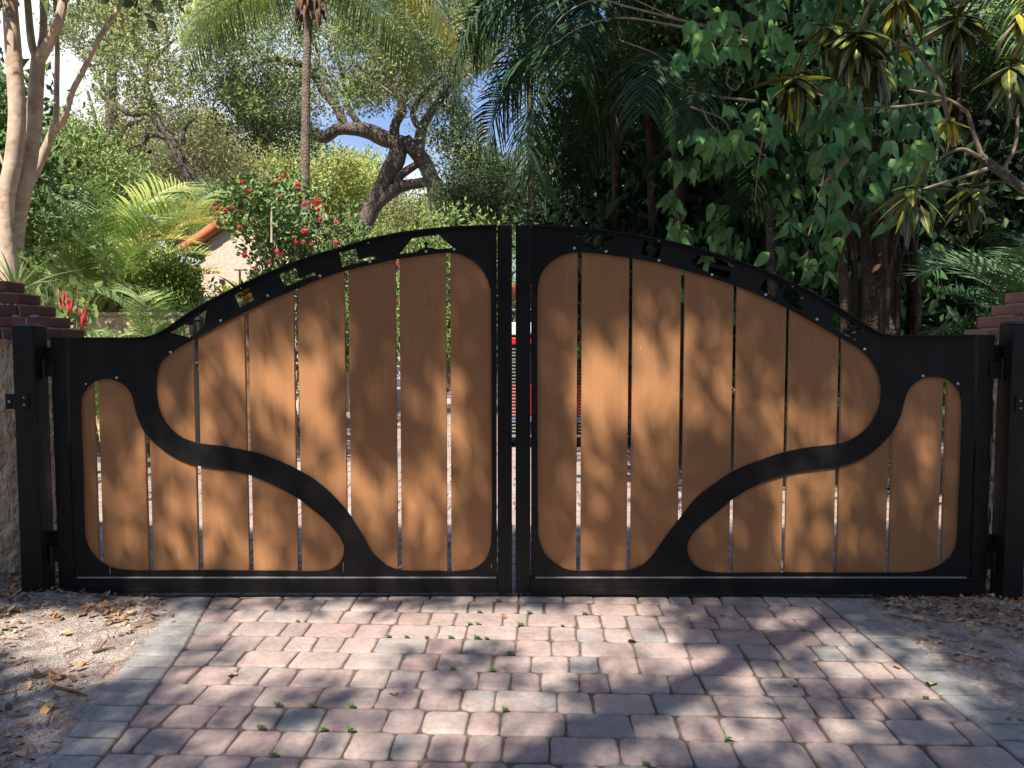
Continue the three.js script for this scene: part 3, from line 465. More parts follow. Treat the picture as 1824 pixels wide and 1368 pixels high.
// ---------------------------------------------------------------- trees and palms to the left and behind
{ // the smooth tan tree in the corner
  const D = 6.2, b = groundUnder(A(20, 560, D)), o = thing('smooth_bark_tree', 'tan smooth barked tree with several stems at the left edge behind the brick cap', 'tree', b);
  const g = (...a) => part('trunk', limbPx(...a), M.tanBark, o), l = (...a) => part('limb', limbPx(...a), M.tanBark, o);
  part('trunk', taper([b.clone().add(V(0, -0.1, 0)), A(20, 520, D), A(13, 440, D), A(10, 357, D), A(24, 289, D), A(31, 204, D), A(27, 136, D), A(21, 51, D), A(14, -60, D), A(10, -260, D)], [0.17, 0.13, 0.095, 0.075, 0.068, 0.066, 0.062, 0.055, 0.045, 0.03], 60, 14, 0.07, 3), M.tanBark, o);
  g([[18, 440, 0.1], [30, 380, 0.15], [48, 306, 0.15], [61, 211, 0.2], [66, 136, 0.2], [69, 104, 0.2]], D, 0, 0, { radii: [0.10, 0.078, 0.068, 0.062, 0.058, 0.055], rad: 12, rough: 0.07, segs: 30 });
  l([[68, 112, 0.2], [58, 85, 0.25], [49, 0, 0.4], [40, -150, 0.7]], D, 0.034, 0.02, { rough: 0.05 });
  l([[69, 110, 0.2], [84, 82, 0.1], [103, 44, 0], [114, -6, 0], [130, -160, 0]], D, 0.045, 0.025, { rough: 0.06, rad: 10 });
  l([[70, 106, 0.2], [77, 60, 0.3], [77, -10, 0.4], [80, -170, 0.5]], D, 0.034, 0.02, { rough: 0.05 });
  g([[22, 410, 0.3], [34, 365, 0.3], [51, 328, 0.35], [76, 278, 0.4], [98, 226, 0.4]], D, 0, 0, { radii: [0.07, 0.052, 0.044, 0.04, 0.036], rad: 10, rough: 0.07, segs: 24 });
  l([[98, 228, 0.4], [100, 204, 0.4], [101, 153, 0.5], [102, 85, 0.5], [98, -10, 0.6], [96, -150, 0.6]], D, 0.026, 0.014, { rough: 0.06 });
  l([[98, 230, 0.4], [113, 214, 0.3], [129, 163, 0.2], [150, 122, 0.1], [177, 68, 0], [220, -2, 0], [270, -120, 0]], D, 0.028, 0.014, { rough: 0.06 });
  l([[152, 120, 0.1], [185, 112, 0.2], [215, 110, 0.4]], D, 0.008, 0.003); l([[20, 330, 0.1], [12, 310, 0], [-10, 250, 0]], D, 0.012, 0.008);
  crown(o, { poly: [[-60, -190], [330, -170], [240, -40], [-60, -40]], dist: D, depth: 1.6, clumps: 34, rad: 0.35, per: 14, holes: [[110, -20, 50]] }, SP.shrub, [0.15, 0.22, 0.07], 0.9, 31);
}
{ // the big live oak in the middle
  const D = 20, b = groundUnder(A(700, 560, D)), o = thing('live_oak', 'large live oak with a forked leaning trunk and dark spreading limbs', 'tree', b);
  const l = (pts, r0, r1, e = {}) => part('limb', limbPx(pts, D, r0, r1, { rough: 0.22, ...e }), M.oakBark, o);
  part('trunk', taper([b.clone().add(V(-1.2, -0.2, 0)), A(632, 440, D), A(651, 398, D), A(671, 352, D), A(686, 320, D), A(706, 284, D), A(714, 252, D)], [0.5, 0.34, 0.31, 0.29, 0.22, 0.23, 0.25], 44, 12, 0.22, 4), M.oakBark, o);
  part('trunk', taper([groundUnder(A(790, 560, D)), A(780, 420, D), A(777, 350, D), A(764, 306, D), A(748, 278, D), A(720, 250, D)], [0.48, 0.42, 0.37, 0.27, 0.22, 0.2], 36, 12, 0.25, 8), M.oakBark, o);
  l([[671, 362], [690, 347], [714, 333], [748, 326], [770, 322]], 0.19, 0.14); l([[705, 338], [712, 315], [735, 298], [748, 290]], 0.13, 0.1);
  l([[718, 258], [700, 252], [685, 247], [662, 236], [644, 231], [622, 229], [600, 230], [578, 245], [560, 240], [536, 226], [510, 222], [480, 210], [459, 200], [430, 184], [408, 168], [392, 150]], 0, 0, { radii: [0.26, 0.22, 0.19, 0.16, 0.15, 0.13, 0.1, 0.08, 0.05], segs: 60 });
  l([[612, 228], [606, 204], [592, 182], [577, 163], [558, 132], [540, 116], [524, 112], [492, 106], [459, 112], [440, 121], [422, 133], [400, 138]], 0, 0, { radii: [0.15, 0.12, 0.11, 0.10, 0.085, 0.07, 0.06, 0.04], segs: 50 });
  l([[560, 134], [566, 100], [556, 60], [570, 10], [560, -60]], 0.08, 0.04); l([[648, 231], [620, 190], [612, 140], [598, 90], [610, 40]], 0.09, 0.03);
  l([[702, 245], [704, 222], [716, 200], [716, 184], [704, 165], [695, 150], [690, 132], [692, 112], [680, 80], [690, 40]], 0.15, 0.04, { segs: 40 });
  l([[716, 200], [722, 170], [740, 140], [735, 100]], 0.08, 0.03);
  l([[745, 262], [756, 220], [770, 198], [786, 178], [800, 160], [812, 145], [822, 130], [840, 126], [864, 116]], 0.16, 0.05, { segs: 36 });
  l([[806, 155], [815, 120], [840, 100], [860, 70]], 0.06, 0.025); l([[752, 235], [735, 206], [745, 180], [770, 150], [800, 125], [822, 98]], 0.09, 0.03); l([[820, 232], [850, 210], [868, 200]], 0.05, 0.025);
  const hl = [[640, 262, 40, 26], [742, 296, 24, 16], [730, 345, 36, 14], [905, 130, 40, 50], [880, 190, 46, 48], [905, 240, 50, 40], [845, 160, 18, 30], [868, 250, 30, 25], [700, 232, 10, 8], [600, 120, 20, 10], [820, 60, 12, 22], [448, 150, 22, 12], [497, 175, 14, 16], [640, 100, 14, 14], [410, 190, 22, 14], [790, 220, 10, 16]];
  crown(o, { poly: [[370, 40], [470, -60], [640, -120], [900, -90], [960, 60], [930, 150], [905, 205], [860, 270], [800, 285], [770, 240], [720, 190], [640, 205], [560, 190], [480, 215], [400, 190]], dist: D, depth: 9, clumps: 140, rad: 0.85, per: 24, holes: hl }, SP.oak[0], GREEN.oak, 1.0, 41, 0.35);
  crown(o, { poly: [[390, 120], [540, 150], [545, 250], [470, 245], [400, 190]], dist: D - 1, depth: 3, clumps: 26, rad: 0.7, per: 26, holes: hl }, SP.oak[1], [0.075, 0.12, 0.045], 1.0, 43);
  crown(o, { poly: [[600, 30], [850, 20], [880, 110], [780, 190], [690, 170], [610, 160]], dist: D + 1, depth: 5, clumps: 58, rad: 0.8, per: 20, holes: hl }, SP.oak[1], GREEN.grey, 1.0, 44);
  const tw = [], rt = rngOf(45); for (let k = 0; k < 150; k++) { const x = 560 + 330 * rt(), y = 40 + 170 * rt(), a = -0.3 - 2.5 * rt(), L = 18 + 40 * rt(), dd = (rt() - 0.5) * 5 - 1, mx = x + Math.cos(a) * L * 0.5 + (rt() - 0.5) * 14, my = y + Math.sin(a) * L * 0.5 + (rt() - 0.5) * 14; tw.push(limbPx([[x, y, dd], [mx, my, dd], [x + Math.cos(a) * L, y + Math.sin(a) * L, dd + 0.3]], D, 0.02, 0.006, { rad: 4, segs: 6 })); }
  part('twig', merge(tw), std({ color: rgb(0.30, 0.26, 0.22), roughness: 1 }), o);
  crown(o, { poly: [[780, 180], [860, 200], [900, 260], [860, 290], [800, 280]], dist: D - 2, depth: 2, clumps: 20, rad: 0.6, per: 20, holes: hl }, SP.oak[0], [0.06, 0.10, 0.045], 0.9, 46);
}
{ // the slanting oak to its left
  const D = 17, b = groundUnder(A(420, 560, D)), o = thing('live_oak', 'slanting grey oak trunk with a hooked dead limb left of the guest house roof', 'tree', b);
  part('trunk', taper([b, A(400, 470, D), A(384, 405, D), A(367, 360, D), A(343, 323, D), A(320, 279, D), A(299, 238, D), A(272, 204, D)], [0.26, 0.2, 0.175, 0.165, 0.155, 0.14, 0.125, 0.11], 44, 10, 0.2, 5), M.oakBark, o);
  const l = (pts, r0, r1, e = {}) => part('limb', limbPx(pts, D, r0, r1, { rough: 0.22, ...e }), M.oakBark, o);
  l([[274, 206], [262, 198], [238, 203], [211, 192], [184, 173], [165, 150]], 0.1, 0.04); l([[266, 200], [268, 180], [258, 150], [262, 110], [240, 60], [225, 20]], 0.11, 0.03);
  l([[296, 246], [282, 240], [266, 240], [255, 252], [258, 264], [268, 270]], 0.085, 0.06); l([[326, 258], [326, 245], [333, 224], [347, 211]], 0.055, 0.025); l([[252, 256], [232, 265], [220, 283]], 0.03, 0.012);
  l([[262, 120], [300, 80], [330, 60]], 0.05, 0.02); l([[256, 150], [210, 110], [180, 90]], 0.04, 0.02);
  part('fallen_limb', limbPx([[288, 366], [315, 370], [340, 369], [362, 374]], D - 0.5, 0.11, 0.1, { rough: 0.3 }), M.fibre, o);
  const hl = [[125, 120, 26, 40], [200, 155, 22, 26], [250, 60, 12, 18], [330, 100, 16, 24], [160, 60, 26, 30], [300, 190, 22, 12], [380, 170, 34, 20], [205, 215, 30, 12], [230, 105, 12, 16]];
  crown(o, { poly: [[150, -40], [300, -90], [430, -60], [420, 60], [350, 120], [330, 190], [250, 200], [170, 190], [180, 100]], dist: D, depth: 6, clumps: 66, rad: 0.8, per: 20, holes: hl }, SP.oak[0], [0.22, 0.27, 0.105], 1.0, 51, 0.3);
}
function bushyTree(name, label, poly, D, depth, clumps, rad, per, sp, color, scale, seed, o2 = {}) {
  const xs = poly.map((p) => p[0]), cx = (Math.min(...xs) + Math.max(...xs)) / 2, b = groundUnder(A(o2.tx ?? cx, 612, D)), o = thing(name, label, o2.cat || 'tree', b, o2.group), r = rngOf(seed);
  const top = A(o2.tx ?? cx, lerp(Math.min(...poly.map((p) => p[1])), Math.max(...poly.map((p) => p[1])), 0.35), D), hgt = top.y - b.y, ts = [taper([b, b.clone().lerp(top, 0.4).add(V((r() - 0.5) * 0.3, 0, 0)), top], [hgt * 0.026, hgt * 0.02, hgt * 0.008], 12, 7, 0.15, seed)];
  for (let k = 0; k < 6; k++) { const s = b.clone().lerp(top, 0.35 + 0.5 * r()), e = A(lerp(Math.min(...xs), Math.max(...xs), 0.1 + 0.8 * r()), poly[0][1], D).setY(s.y + hgt * 0.25 * r() + 0.3); ts.push(taper([s, s.clone().lerp(e, 0.5).add(V(0, 0.2, 0)), e], [hgt * 0.011, hgt * 0.003], 8, 5, 0.2, seed + k)); }
  part(o2.trunk || 'trunk', merge(ts), M.oakBark, o);
  crown(o, { poly, dist: D, depth, clumps, rad, per, holes: o2.holes || [] }, sp, color, scale, seed, o2.v ?? 0.28, o2.yel ?? 0.25);
  return o;
}
const gapsSky = [[610, 262, 34, 18], [640, 262, 40, 22], [905, 270, 60, 50], [740, 300, 20, 14], [1000, 305, 25, 30]];
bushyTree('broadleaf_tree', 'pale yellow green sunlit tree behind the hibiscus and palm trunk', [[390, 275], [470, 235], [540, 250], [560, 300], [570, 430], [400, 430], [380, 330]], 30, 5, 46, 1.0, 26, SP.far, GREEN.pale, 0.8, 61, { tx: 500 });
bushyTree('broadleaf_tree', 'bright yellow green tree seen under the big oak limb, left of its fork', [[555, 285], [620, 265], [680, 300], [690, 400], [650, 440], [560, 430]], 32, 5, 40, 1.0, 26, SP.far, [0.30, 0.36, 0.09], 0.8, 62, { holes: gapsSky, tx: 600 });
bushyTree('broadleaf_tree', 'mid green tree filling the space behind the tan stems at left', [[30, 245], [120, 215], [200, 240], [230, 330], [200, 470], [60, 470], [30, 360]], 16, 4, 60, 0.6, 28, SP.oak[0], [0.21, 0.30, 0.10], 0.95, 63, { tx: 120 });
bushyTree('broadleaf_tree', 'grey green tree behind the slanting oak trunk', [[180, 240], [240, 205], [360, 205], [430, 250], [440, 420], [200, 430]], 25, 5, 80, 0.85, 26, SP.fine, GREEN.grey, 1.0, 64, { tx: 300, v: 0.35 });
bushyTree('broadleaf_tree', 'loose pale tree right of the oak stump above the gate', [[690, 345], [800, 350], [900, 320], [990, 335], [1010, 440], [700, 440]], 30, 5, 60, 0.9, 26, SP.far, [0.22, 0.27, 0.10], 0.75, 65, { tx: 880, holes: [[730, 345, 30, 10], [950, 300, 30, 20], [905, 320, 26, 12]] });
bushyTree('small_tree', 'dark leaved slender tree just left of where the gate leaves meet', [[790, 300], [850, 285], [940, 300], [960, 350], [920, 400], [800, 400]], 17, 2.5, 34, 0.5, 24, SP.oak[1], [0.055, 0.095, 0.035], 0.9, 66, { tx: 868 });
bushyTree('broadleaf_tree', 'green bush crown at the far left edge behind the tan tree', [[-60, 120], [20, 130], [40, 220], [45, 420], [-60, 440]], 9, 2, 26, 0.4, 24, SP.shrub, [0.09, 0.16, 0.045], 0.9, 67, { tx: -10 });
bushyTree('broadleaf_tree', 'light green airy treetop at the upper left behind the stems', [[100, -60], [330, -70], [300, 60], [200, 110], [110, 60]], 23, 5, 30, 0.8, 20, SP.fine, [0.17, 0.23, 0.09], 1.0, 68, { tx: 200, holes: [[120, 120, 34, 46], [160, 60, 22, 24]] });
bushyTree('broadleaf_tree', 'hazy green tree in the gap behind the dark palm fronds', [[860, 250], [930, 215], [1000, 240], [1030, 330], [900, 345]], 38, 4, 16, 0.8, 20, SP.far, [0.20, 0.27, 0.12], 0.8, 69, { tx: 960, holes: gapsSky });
{ // the far wood that closes the view at eye level
  const r = rngOf(70), list = [], col = [];
  for (let k = 0; k < 3600; k++) { const x = lerp(-46, 40, r()), z = -38 - 10 * r(), top = 5.2 + 2.4 * fbm(x * 0.22, 1, z * 0.1, 3) * 2; const y = Math.pow(r(), 0.8) * top; list.push(pose(V(x, y, z), r, 1.25 + 0.6 * r(), 1.5)); col.push(tint(r() < 0.5 ? [0.19, 0.25, 0.09] : [0.12, 0.19, 0.07], r)); }
  const o = copies('far_wood', SP.far, whiteMatt, list, scene, col); Object.assign(o.userData, { label: 'soft green belt of distant trees closing the view behind the garden', category: 'wood' });
}
// fronds: a few shapes shared by all the palms
const FR = {
  coco: [1, 2, 3].map((s) => frondGeo({ len: 3.6, arch: 1.9, elev: 0.75, n: 70, leaf: 0.85, w: 0.036, droop: 0.75, vee: 0.05, sweep: 0.75, seed: s, rib: 0.022 })),
  areca: [4, 5, 6, 7].map((s) => frondGeo({ len: 2.0, arch: 1.35, elev: 1.25, n: 42, leaf: 0.50, w: 0.030, droop: 0.22, vee: 0.42, sweep: 0.95, seed: s, rib: 0.011, stalk: 0.25 })),
  hang: [8, 9, 10, 11].map((s) => frondGeo({ len: 2.7, arch: 2.5, elev: 0.9, n: 62, leaf: 0.62, w: 0.030, droop: 0.5, vee: 0.08, sweep: 0.9, seed: s, rib: 0.014, stalk: 0.18 })),
};
function frond(parent, kind, k, mat, pos, az, tiltZ, roll, s) { const m = shade(new THREE.Mesh(FR[kind][k % FR[kind].length], mat)); m.name = 'frond'; m.position.copy(pos).sub(parent.position); m.rotation.order = 'YZX'; m.rotation.set(roll, az, tiltZ); m.scale.setScalar(s); parent.add(m); return m; }
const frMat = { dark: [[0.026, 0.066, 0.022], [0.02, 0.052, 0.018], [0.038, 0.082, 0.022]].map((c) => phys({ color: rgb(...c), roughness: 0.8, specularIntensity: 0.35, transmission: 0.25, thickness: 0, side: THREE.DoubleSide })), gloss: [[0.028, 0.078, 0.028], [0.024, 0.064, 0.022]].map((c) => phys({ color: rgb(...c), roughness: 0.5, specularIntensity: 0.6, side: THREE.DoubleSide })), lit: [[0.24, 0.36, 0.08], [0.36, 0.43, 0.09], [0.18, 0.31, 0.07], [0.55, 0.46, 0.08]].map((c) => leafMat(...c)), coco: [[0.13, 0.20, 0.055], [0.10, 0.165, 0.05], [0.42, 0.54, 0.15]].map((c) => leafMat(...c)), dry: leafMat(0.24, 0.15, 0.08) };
{ // coconut palm in front of the oak
  const D = 12.6, b = groundUnder(A(547, 560, D)), top = A(553, -6, D), o = thing('coconut_palm', 'coconut palm with thin ringed trunk in front of the big oak', 'palm', b);
  const rings = []; for (let i = 0; i <= 60; i++) rings.push(0.088 - 0.025 * i / 60 + (i % 2 ? 0.005 : 0));
  part('trunk', taper([b, A(547, 420, D), A(544, 330, D), A(545, 200, D), A(547, 90, D), top], rings, 120, 10, 0.05, 2), M.palmBark, o);
  const r = rngOf(81), husk = []; for (let k = 0; k < 18; k++) { const a = r() * 6.28, s = top.clone().add(V(Math.cos(a) * 0.08, -0.1 - 0.3 * r(), Math.sin(a) * 0.08)); husk.push(taper([s, s.clone().add(V(Math.cos(a) * 0.1, 0.12, Math.sin(a) * 0.1)), s.clone().add(V(Math.cos(a) * (0.10 + 0.14 * r()), -0.05 - 0.25 * r(), Math.sin(a) * 0.16))], [0.03, 0.035, 0.008], 6, 5, 0.4, k)); }
  part('fibre_husk', merge(husk), M.fibre, o);
  frond(o, 'coco', 0, frMat.coco[2], top.clone().add(V(0, -0.12, 0.1)), Math.PI + 0.42, -0.45, 0.5, 0.74);
  const fs = [[0.1, 0.1, 0], [0.55, 0.25, 1], [-0.35, 0.2, 2], [0.9, -0.15, 1], [2.6, 0.05, 1], [3.6, 0.25, 2], [2.2, 0.35, 0], [1.5, 0.45, 2], [3.0, 0.5, 1], [0.3, 0.42, 1]];
  fs.forEach(([az, ti, k], i) => frond(o, 'coco', k + i, frMat.coco[i % 2], top.clone(), az, ti, (r() - 0.5) * 0.5, 0.8 + 0.17 * r()));
  [[0.25, -0.2], [2.9, -0.3], [5.9, -0.25]].forEach(([az, ti], i) => frond(o, 'coco', i, i ? frMat.coco[1] : frMat.lit[3], top.clone().add(V(0, -0.05, 0)), az, ti, 0.2, 0.85));
}
function areca(name, label, base, canes, mats, kind, per, s, seed, spread = 0.5, lean = 0.25, group) {
  const o = thing(name, label, 'palm', base, group), r = rngOf(seed);
  for (const h of canes) {
    const a = r() * 6.283, p0 = base.clone().add(V(Math.cos(a) * spread * 0.5 * r(), 0, Math.sin(a) * spread * 0.5 * r())), p1 = p0.clone().add(V(Math.cos(a) * lean * h * 0.5, h, Math.sin(a) * lean * h * 0.5));
    if (h > 0.3) part('cane', taper([p0, p0.clone().lerp(p1, 0.5).add(V(0, 0.1, 0)), p1], [0.045, 0.032, 0.028], 10, 7, 0.06, seed), M.palmBark, o);
    for (let k = 0; k < per; k++) frond(o, kind, Math.floor(r() * 4), mats[Math.floor(r() * mats.length)], p1, a + k * 2.4 + (r() - 0.5) * 0.6, -0.55 + 0.75 * r(), (r() - 0.5) * 0.7, s * (0.75 + 0.5 * r()));
  }
  return o;
}
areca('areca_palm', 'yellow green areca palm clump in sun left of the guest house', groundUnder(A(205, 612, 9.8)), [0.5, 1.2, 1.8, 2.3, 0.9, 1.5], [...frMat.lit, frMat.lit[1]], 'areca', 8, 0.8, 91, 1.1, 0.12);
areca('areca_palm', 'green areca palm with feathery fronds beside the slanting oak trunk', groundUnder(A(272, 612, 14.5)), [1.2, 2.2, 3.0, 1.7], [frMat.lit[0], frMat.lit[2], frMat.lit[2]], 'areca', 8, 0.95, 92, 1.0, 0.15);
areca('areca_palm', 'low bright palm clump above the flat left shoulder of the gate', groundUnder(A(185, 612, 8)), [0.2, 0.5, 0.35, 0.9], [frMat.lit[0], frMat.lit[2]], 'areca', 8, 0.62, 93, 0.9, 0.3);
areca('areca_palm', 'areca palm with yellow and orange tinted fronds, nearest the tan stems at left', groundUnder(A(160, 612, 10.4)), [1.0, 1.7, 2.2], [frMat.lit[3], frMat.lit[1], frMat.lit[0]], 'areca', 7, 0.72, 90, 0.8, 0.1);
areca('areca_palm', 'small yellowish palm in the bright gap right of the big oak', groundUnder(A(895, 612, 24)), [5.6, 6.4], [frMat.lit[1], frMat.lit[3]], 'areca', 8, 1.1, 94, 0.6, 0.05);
bushyTree('garden_shrub', 'dense green shrub behind the low palm clump', [[40, 400], [150, 400], [320, 470], [330, 600], [60, 600]], 13, 2, 60, 0.4, 24, SP.oak[1], [0.17, 0.28, 0.075], 0.9, 95, { cat: 'shrub', trunk: 'stem' });
bushyTree('garden_shrub', 'fine leaved green shrub low beside the house wall', [[240, 500], [320, 480], [352, 560], [330, 610], [240, 610]], 10, 1.2, 34, 0.3, 24, SP.small, [0.17, 0.27, 0.07], 1.3, 96, { cat: 'shrub', trunk: 'stem' });
bushyTree('garden_shrub', 'green underplanting behind the centre of the gate', [[560, 420], [740, 400], [900, 410], [920, 640], [560, 640]], 13, 1.5, 60, 0.4, 22, SP.oak[0], [0.16, 0.25, 0.07], 0.9, 97, { cat: 'shrub', trunk: 'stem' });
bushyTree('garden_shrub', 'green hedge seen through the slots of the left gate leaf', [[330, 560], [560, 520], [620, 620], [600, 660], [330, 650]], 14, 1.5, 40, 0.4, 22, SP.shrub, [0.09, 0.16, 0.04], 0.9, 98, { cat: 'shrub', trunk: 'stem' });
{ // hibiscus
  const D = 10, b = groundUnder(A(520, 612, D)), o = thing('hibiscus_bush', 'tall hibiscus bush with red flowers in front of the guest house', 'shrub', b), r = rngOf(101), st = [];
  for (let k = 0; k < 16; k++) { const e = A(440 + 190 * r(), 320 + 110 * r(), D + (r() - 0.5) * 1.4); st.push(taper([b.clone().add(V((r() - 0.5) * 0.5, 0, (r() - 0.5) * 0.4)), b.clone().lerp(e, 0.5).add(V((r() - 0.5) * 0.3, 0.2, 0)), e], [0.022, 0.014, 0.004], 10, 5, 0.15, k)); }
  part('stem', merge(st), M.twig, o);
  part('stem', limbPx([[484, 432], [484, 380], [487, 345]], D - 0.7, 0.016, 0.012), M.tanBark, o);
  const py = [[392, 395], [418, 345], [480, 318], [540, 325], [570, 360], [630, 400], [650, 440], [560, 500], [470, 520], [445, 440], [410, 412]];
  crown(o, { poly: py, dist: D, depth: 1.6, clumps: 74, rad: 0.2, per: 11, holes: [[380, 470, 26, 50], [590, 425, 26, 14], [420, 440, 12, 20]] }, SP.hib, [0.13, 0.22, 0.075], 0.95, 102, 0.35);
  const flat5 = (s) => { const gs = []; for (let k = 0; k < 5; k++) gs.push(leafGeo(0.062 * s, 0.058 * s, { fold: 0.2, curl: 0.35, seg: 3, tip: 0.7 }).rotateX(-0.75).rotateZ(k * 1.2566)); gs.push(new THREE.CylinderGeometry(0.004 * s, 0.003 * s, 0.06 * s, 5).rotateX(Math.PI / 2).translate(0, 0, 0.035 * s)); return merge(gs); };
  const fg = flat5(0.88), fm = [[0.66, 0.02, 0.05], [0.72, 0.05, 0.10], [0.60, 0.03, 0.03]].map((c) => leafMat(...c));
  const fl = [[533, 328, 1.2], [565, 357], [544, 411, 1.3], [570, 389], [400, 373], [414, 369, 0.9], [428, 406], [433, 453, 1.2], [494, 449], [501, 455, 1.2], [600, 431], [440, 341], [505, 312], [565, 372, 0.9], [525, 430], [540, 430, 0.9], [540, 363], [478, 466, 0.8], [385, 372, 0.9], [555, 436, 0.8], [430, 322, 0.9], [497, 350, 0.8], [600, 395, 0.9], [706, 468], [704, 536]];
  for (const [x, y, s = 1] of fl) { const m = shade(new THREE.Mesh(fg, fm[Math.floor(r() * 3)])); m.name = 'flower'; m.position.copy(A(x, y, D - 0.85 - 0.2 * r())).sub(o.position); m.rotation.set((r() - 0.6) * 1.0, (r() - 0.5) * 1.6, r() * 6); m.scale.setScalar(s); o.add(m); }
}
{ // guest house
  const D = 13.5, zf = EYE.z - D, p = (x, y, dz = 0) => at(x, y, zf + dz), o = thing('guest_house', 'pale stucco guest house with red clay tile roof behind the hibiscus', 'house', V(p(470, 600).x, 0, zf - 2));
  const xl = p(357, 450).x, xr = p(650, 450).x, yb = p(360, 528).y, eave = p(357, 438).y, ridge = p(400, 372, -2.3).y;
  const sh = new THREE.Shape([[xl, yb], [xr, yb], [xr, eave], [(xl + xr) / 2, ridge - 0.1], [xl, eave]].map((q) => new THREE.Vector2(...q)));
  part('wall', new THREE.ExtrudeGeometry(sh, { depth: 4, bevelEnabled: false }).translate(0, 0, zf - 4), M.houseWall, o);
  part('lower_wall', box(p(369, 540).x, xr - 0.1, 0, yb - 0.001, zf - 3.9, zf - 0.12, 0.01), M.houseWall, o);
  // roof slope of clay barrel tiles down to the left eave
  const roof = part('roof', merge([-1, 1].map((s) => { const mx = (xl + xr) / 2, ex = (s < 0 ? xl : xr) + s * 0.30, g = new THREE.Shape([[mx, ridge - 0.05], [mx, ridge + 0.02], [ex, eave - 0.11], [ex, eave - 0.18]].map((q) => new THREE.Vector2(...q))); return new THREE.ExtrudeGeometry(g, { depth: 4.3, bevelEnabled: false }).translate(0, 0, zf - 4.15); })), M.houseWall, o);
  const mx = (xl + xr) / 2, slope = Math.atan2(ridge - eave + 0.13, mx - xl + 0.30), L = Math.hypot(mx - xl + 0.30, ridge - eave + 0.13), tg = new THREE.CylinderGeometry(0.085, 0.10, 0.42, 8, 1, true, -Math.PI / 2, Math.PI).rotateZ(Math.PI / 2).rotateX(0);
  const rt = rngOf(111); let shown = [];
  for (let a = 0; a < 22; a++) for (let k = 0; k * 0.36 < L - 0.2; k++) for (const s of [-1, 1]) {
    const z = zf + 0.10 - a * 0.19, d = k * 0.36 + 0.17, m = tg.clone().rotateZ(0); if (s > 0) m.rotateY(Math.PI);
    m.rotateZ(s < 0 ? slope : -slope); m.translate(s < 0 ? xl - 0.30 + d * Math.cos(slope) : xr + 0.30 - d * Math.cos(slope), eave - 0.10 + d * Math.sin(slope) + 0.01 + (rt() - 0.5) * 0.01, z);
    if (a < 4 && s < 0) part('roof_tile', m, M.tile[Math.floor(rt() * 3)], roof); else shown.push(m);
  }
  part('far_roof_tiles', merge(shown), M.tile[0], roof).userData.kind = 'stuff';
  part('rafter', box(p(352, 428).x, p(362, 428).x, eave - 0.17, eave - 0.06, zf - 0.4, zf + 0.08), M.darkWood, o);
  part('gutter', box(p(332, 436).x, p(358, 436).x, p(340, 440).y, p(340, 436).y, zf - 4, zf - 0.02), M.darkWood, o);
  part('wall_lamp', merge([box(p(394, 500).x, p(400, 500).x, p(397, 506).y, p(397, 498).y, zf, zf + 0.09), box(p(396, 500).x, p(398, 500).x, p(397, 514).y, p(397, 505).y, zf, zf + 0.04)]), M.blackFlat, o);
  const tl = thing('plant_stand', 'thin dark iron stand before the pale house wall', 'plant stand', V(p(427, 480, 0.6).x, 0, zf + 0.6));
  part('pole', new THREE.CylinderGeometry(0.02, 0.02, p(427, 480, 0.6).y, 8).translate(p(427, 480, 0.6).x, p(427, 480, 0.6).y / 2, zf + 0.6), M.darkWood, tl); part('arm', box(p(418, 480, 0.6).x, p(441, 480, 0.6).x, p(427, 482, 0.6).y, p(427, 480, 0.6).y, zf + 0.58, zf + 0.62), M.darkWood, tl);
}
function rosette(name, label, cat, pos, n, L, W, mats, o2 = {}) {         // strap leaves from one heart
  const o = thing(name, label, cat, pos), r = rngOf(o2.seed || 7), gs = [0, 1, 2].map((k) => leafGeo(L * (0.8 + 0.2 * k), W, { fold: 0.35, curl: -(o2.curl ?? 0.45) - 0.15 * k, seg: 6, tip: 0.35 }));
  for (let k = 0; k < n; k++) { const m = shade(new THREE.Mesh(gs[k % 3], mats[Math.floor(r() * mats.length)])); m.name = 'leaf'; m.rotation.order = 'YXZ'; m.rotation.set((o2.t0 ?? 0.25) + (o2.t1 ?? 1.0) * (k / n), k * 2.4, 0); m.scale.setScalar(0.85 + 0.3 * r()); o.add(m); }
  if (o2.stem) part('stem', taper([pos.clone().add(V(0, -o2.stem, 0)), pos.clone().add(V(0.02, -o2.stem / 2, 0)), pos.clone().add(V(0, 0.03, 0))], [0.03, 0.028, 0.03], 8, 7, 0.1, 3), M.fibre, o);
  return o;
}
const yel = [leafMat(0.42, 0.46, 0.05), leafMat(0.30, 0.40, 0.05), leafMat(0.50, 0.48, 0.08)], bronze = [glossLeaf(0.16, 0.09, 0.03), glossLeaf(0.28, 0.22, 0.04), glossLeaf(0.22, 0.10, 0.03)];
rosette('bromeliad', 'yellow green bromeliad in front of the house wall, left of the pair', 'plant', A(402, 528, 9.2), 18, 0.24, 0.055, yel, { seed: 3, stem: 1.7, curl: 0.3 });
rosette('bromeliad', 'yellow green bromeliad in front of the house wall, right of the pair', 'plant', A(432, 516, 9.4), 14, 0.2, 0.05, yel, { seed: 4, stem: 1.8, curl: 0.3 });
rosette('bromeliad', 'bronze and gold bromeliad seen through the square letter hole', 'plant', A(438, 533, 7.2), 22, 0.24, 0.06, bronze, { seed: 5, stem: 1.55, curl: 0.3 });
rosette('spiky_plant', 'spiky light green plant beside the tan trunk above the brick cap', 'plant', A(28, 525, 4.9), 22, 0.30, 0.018, [leafMat(0.20, 0.28, 0.08), leafMat(0.14, 0.22, 0.07)], { seed: 6, curl: 0.12, t0: 0.05, t1: 1.1, stem: 0.4 });
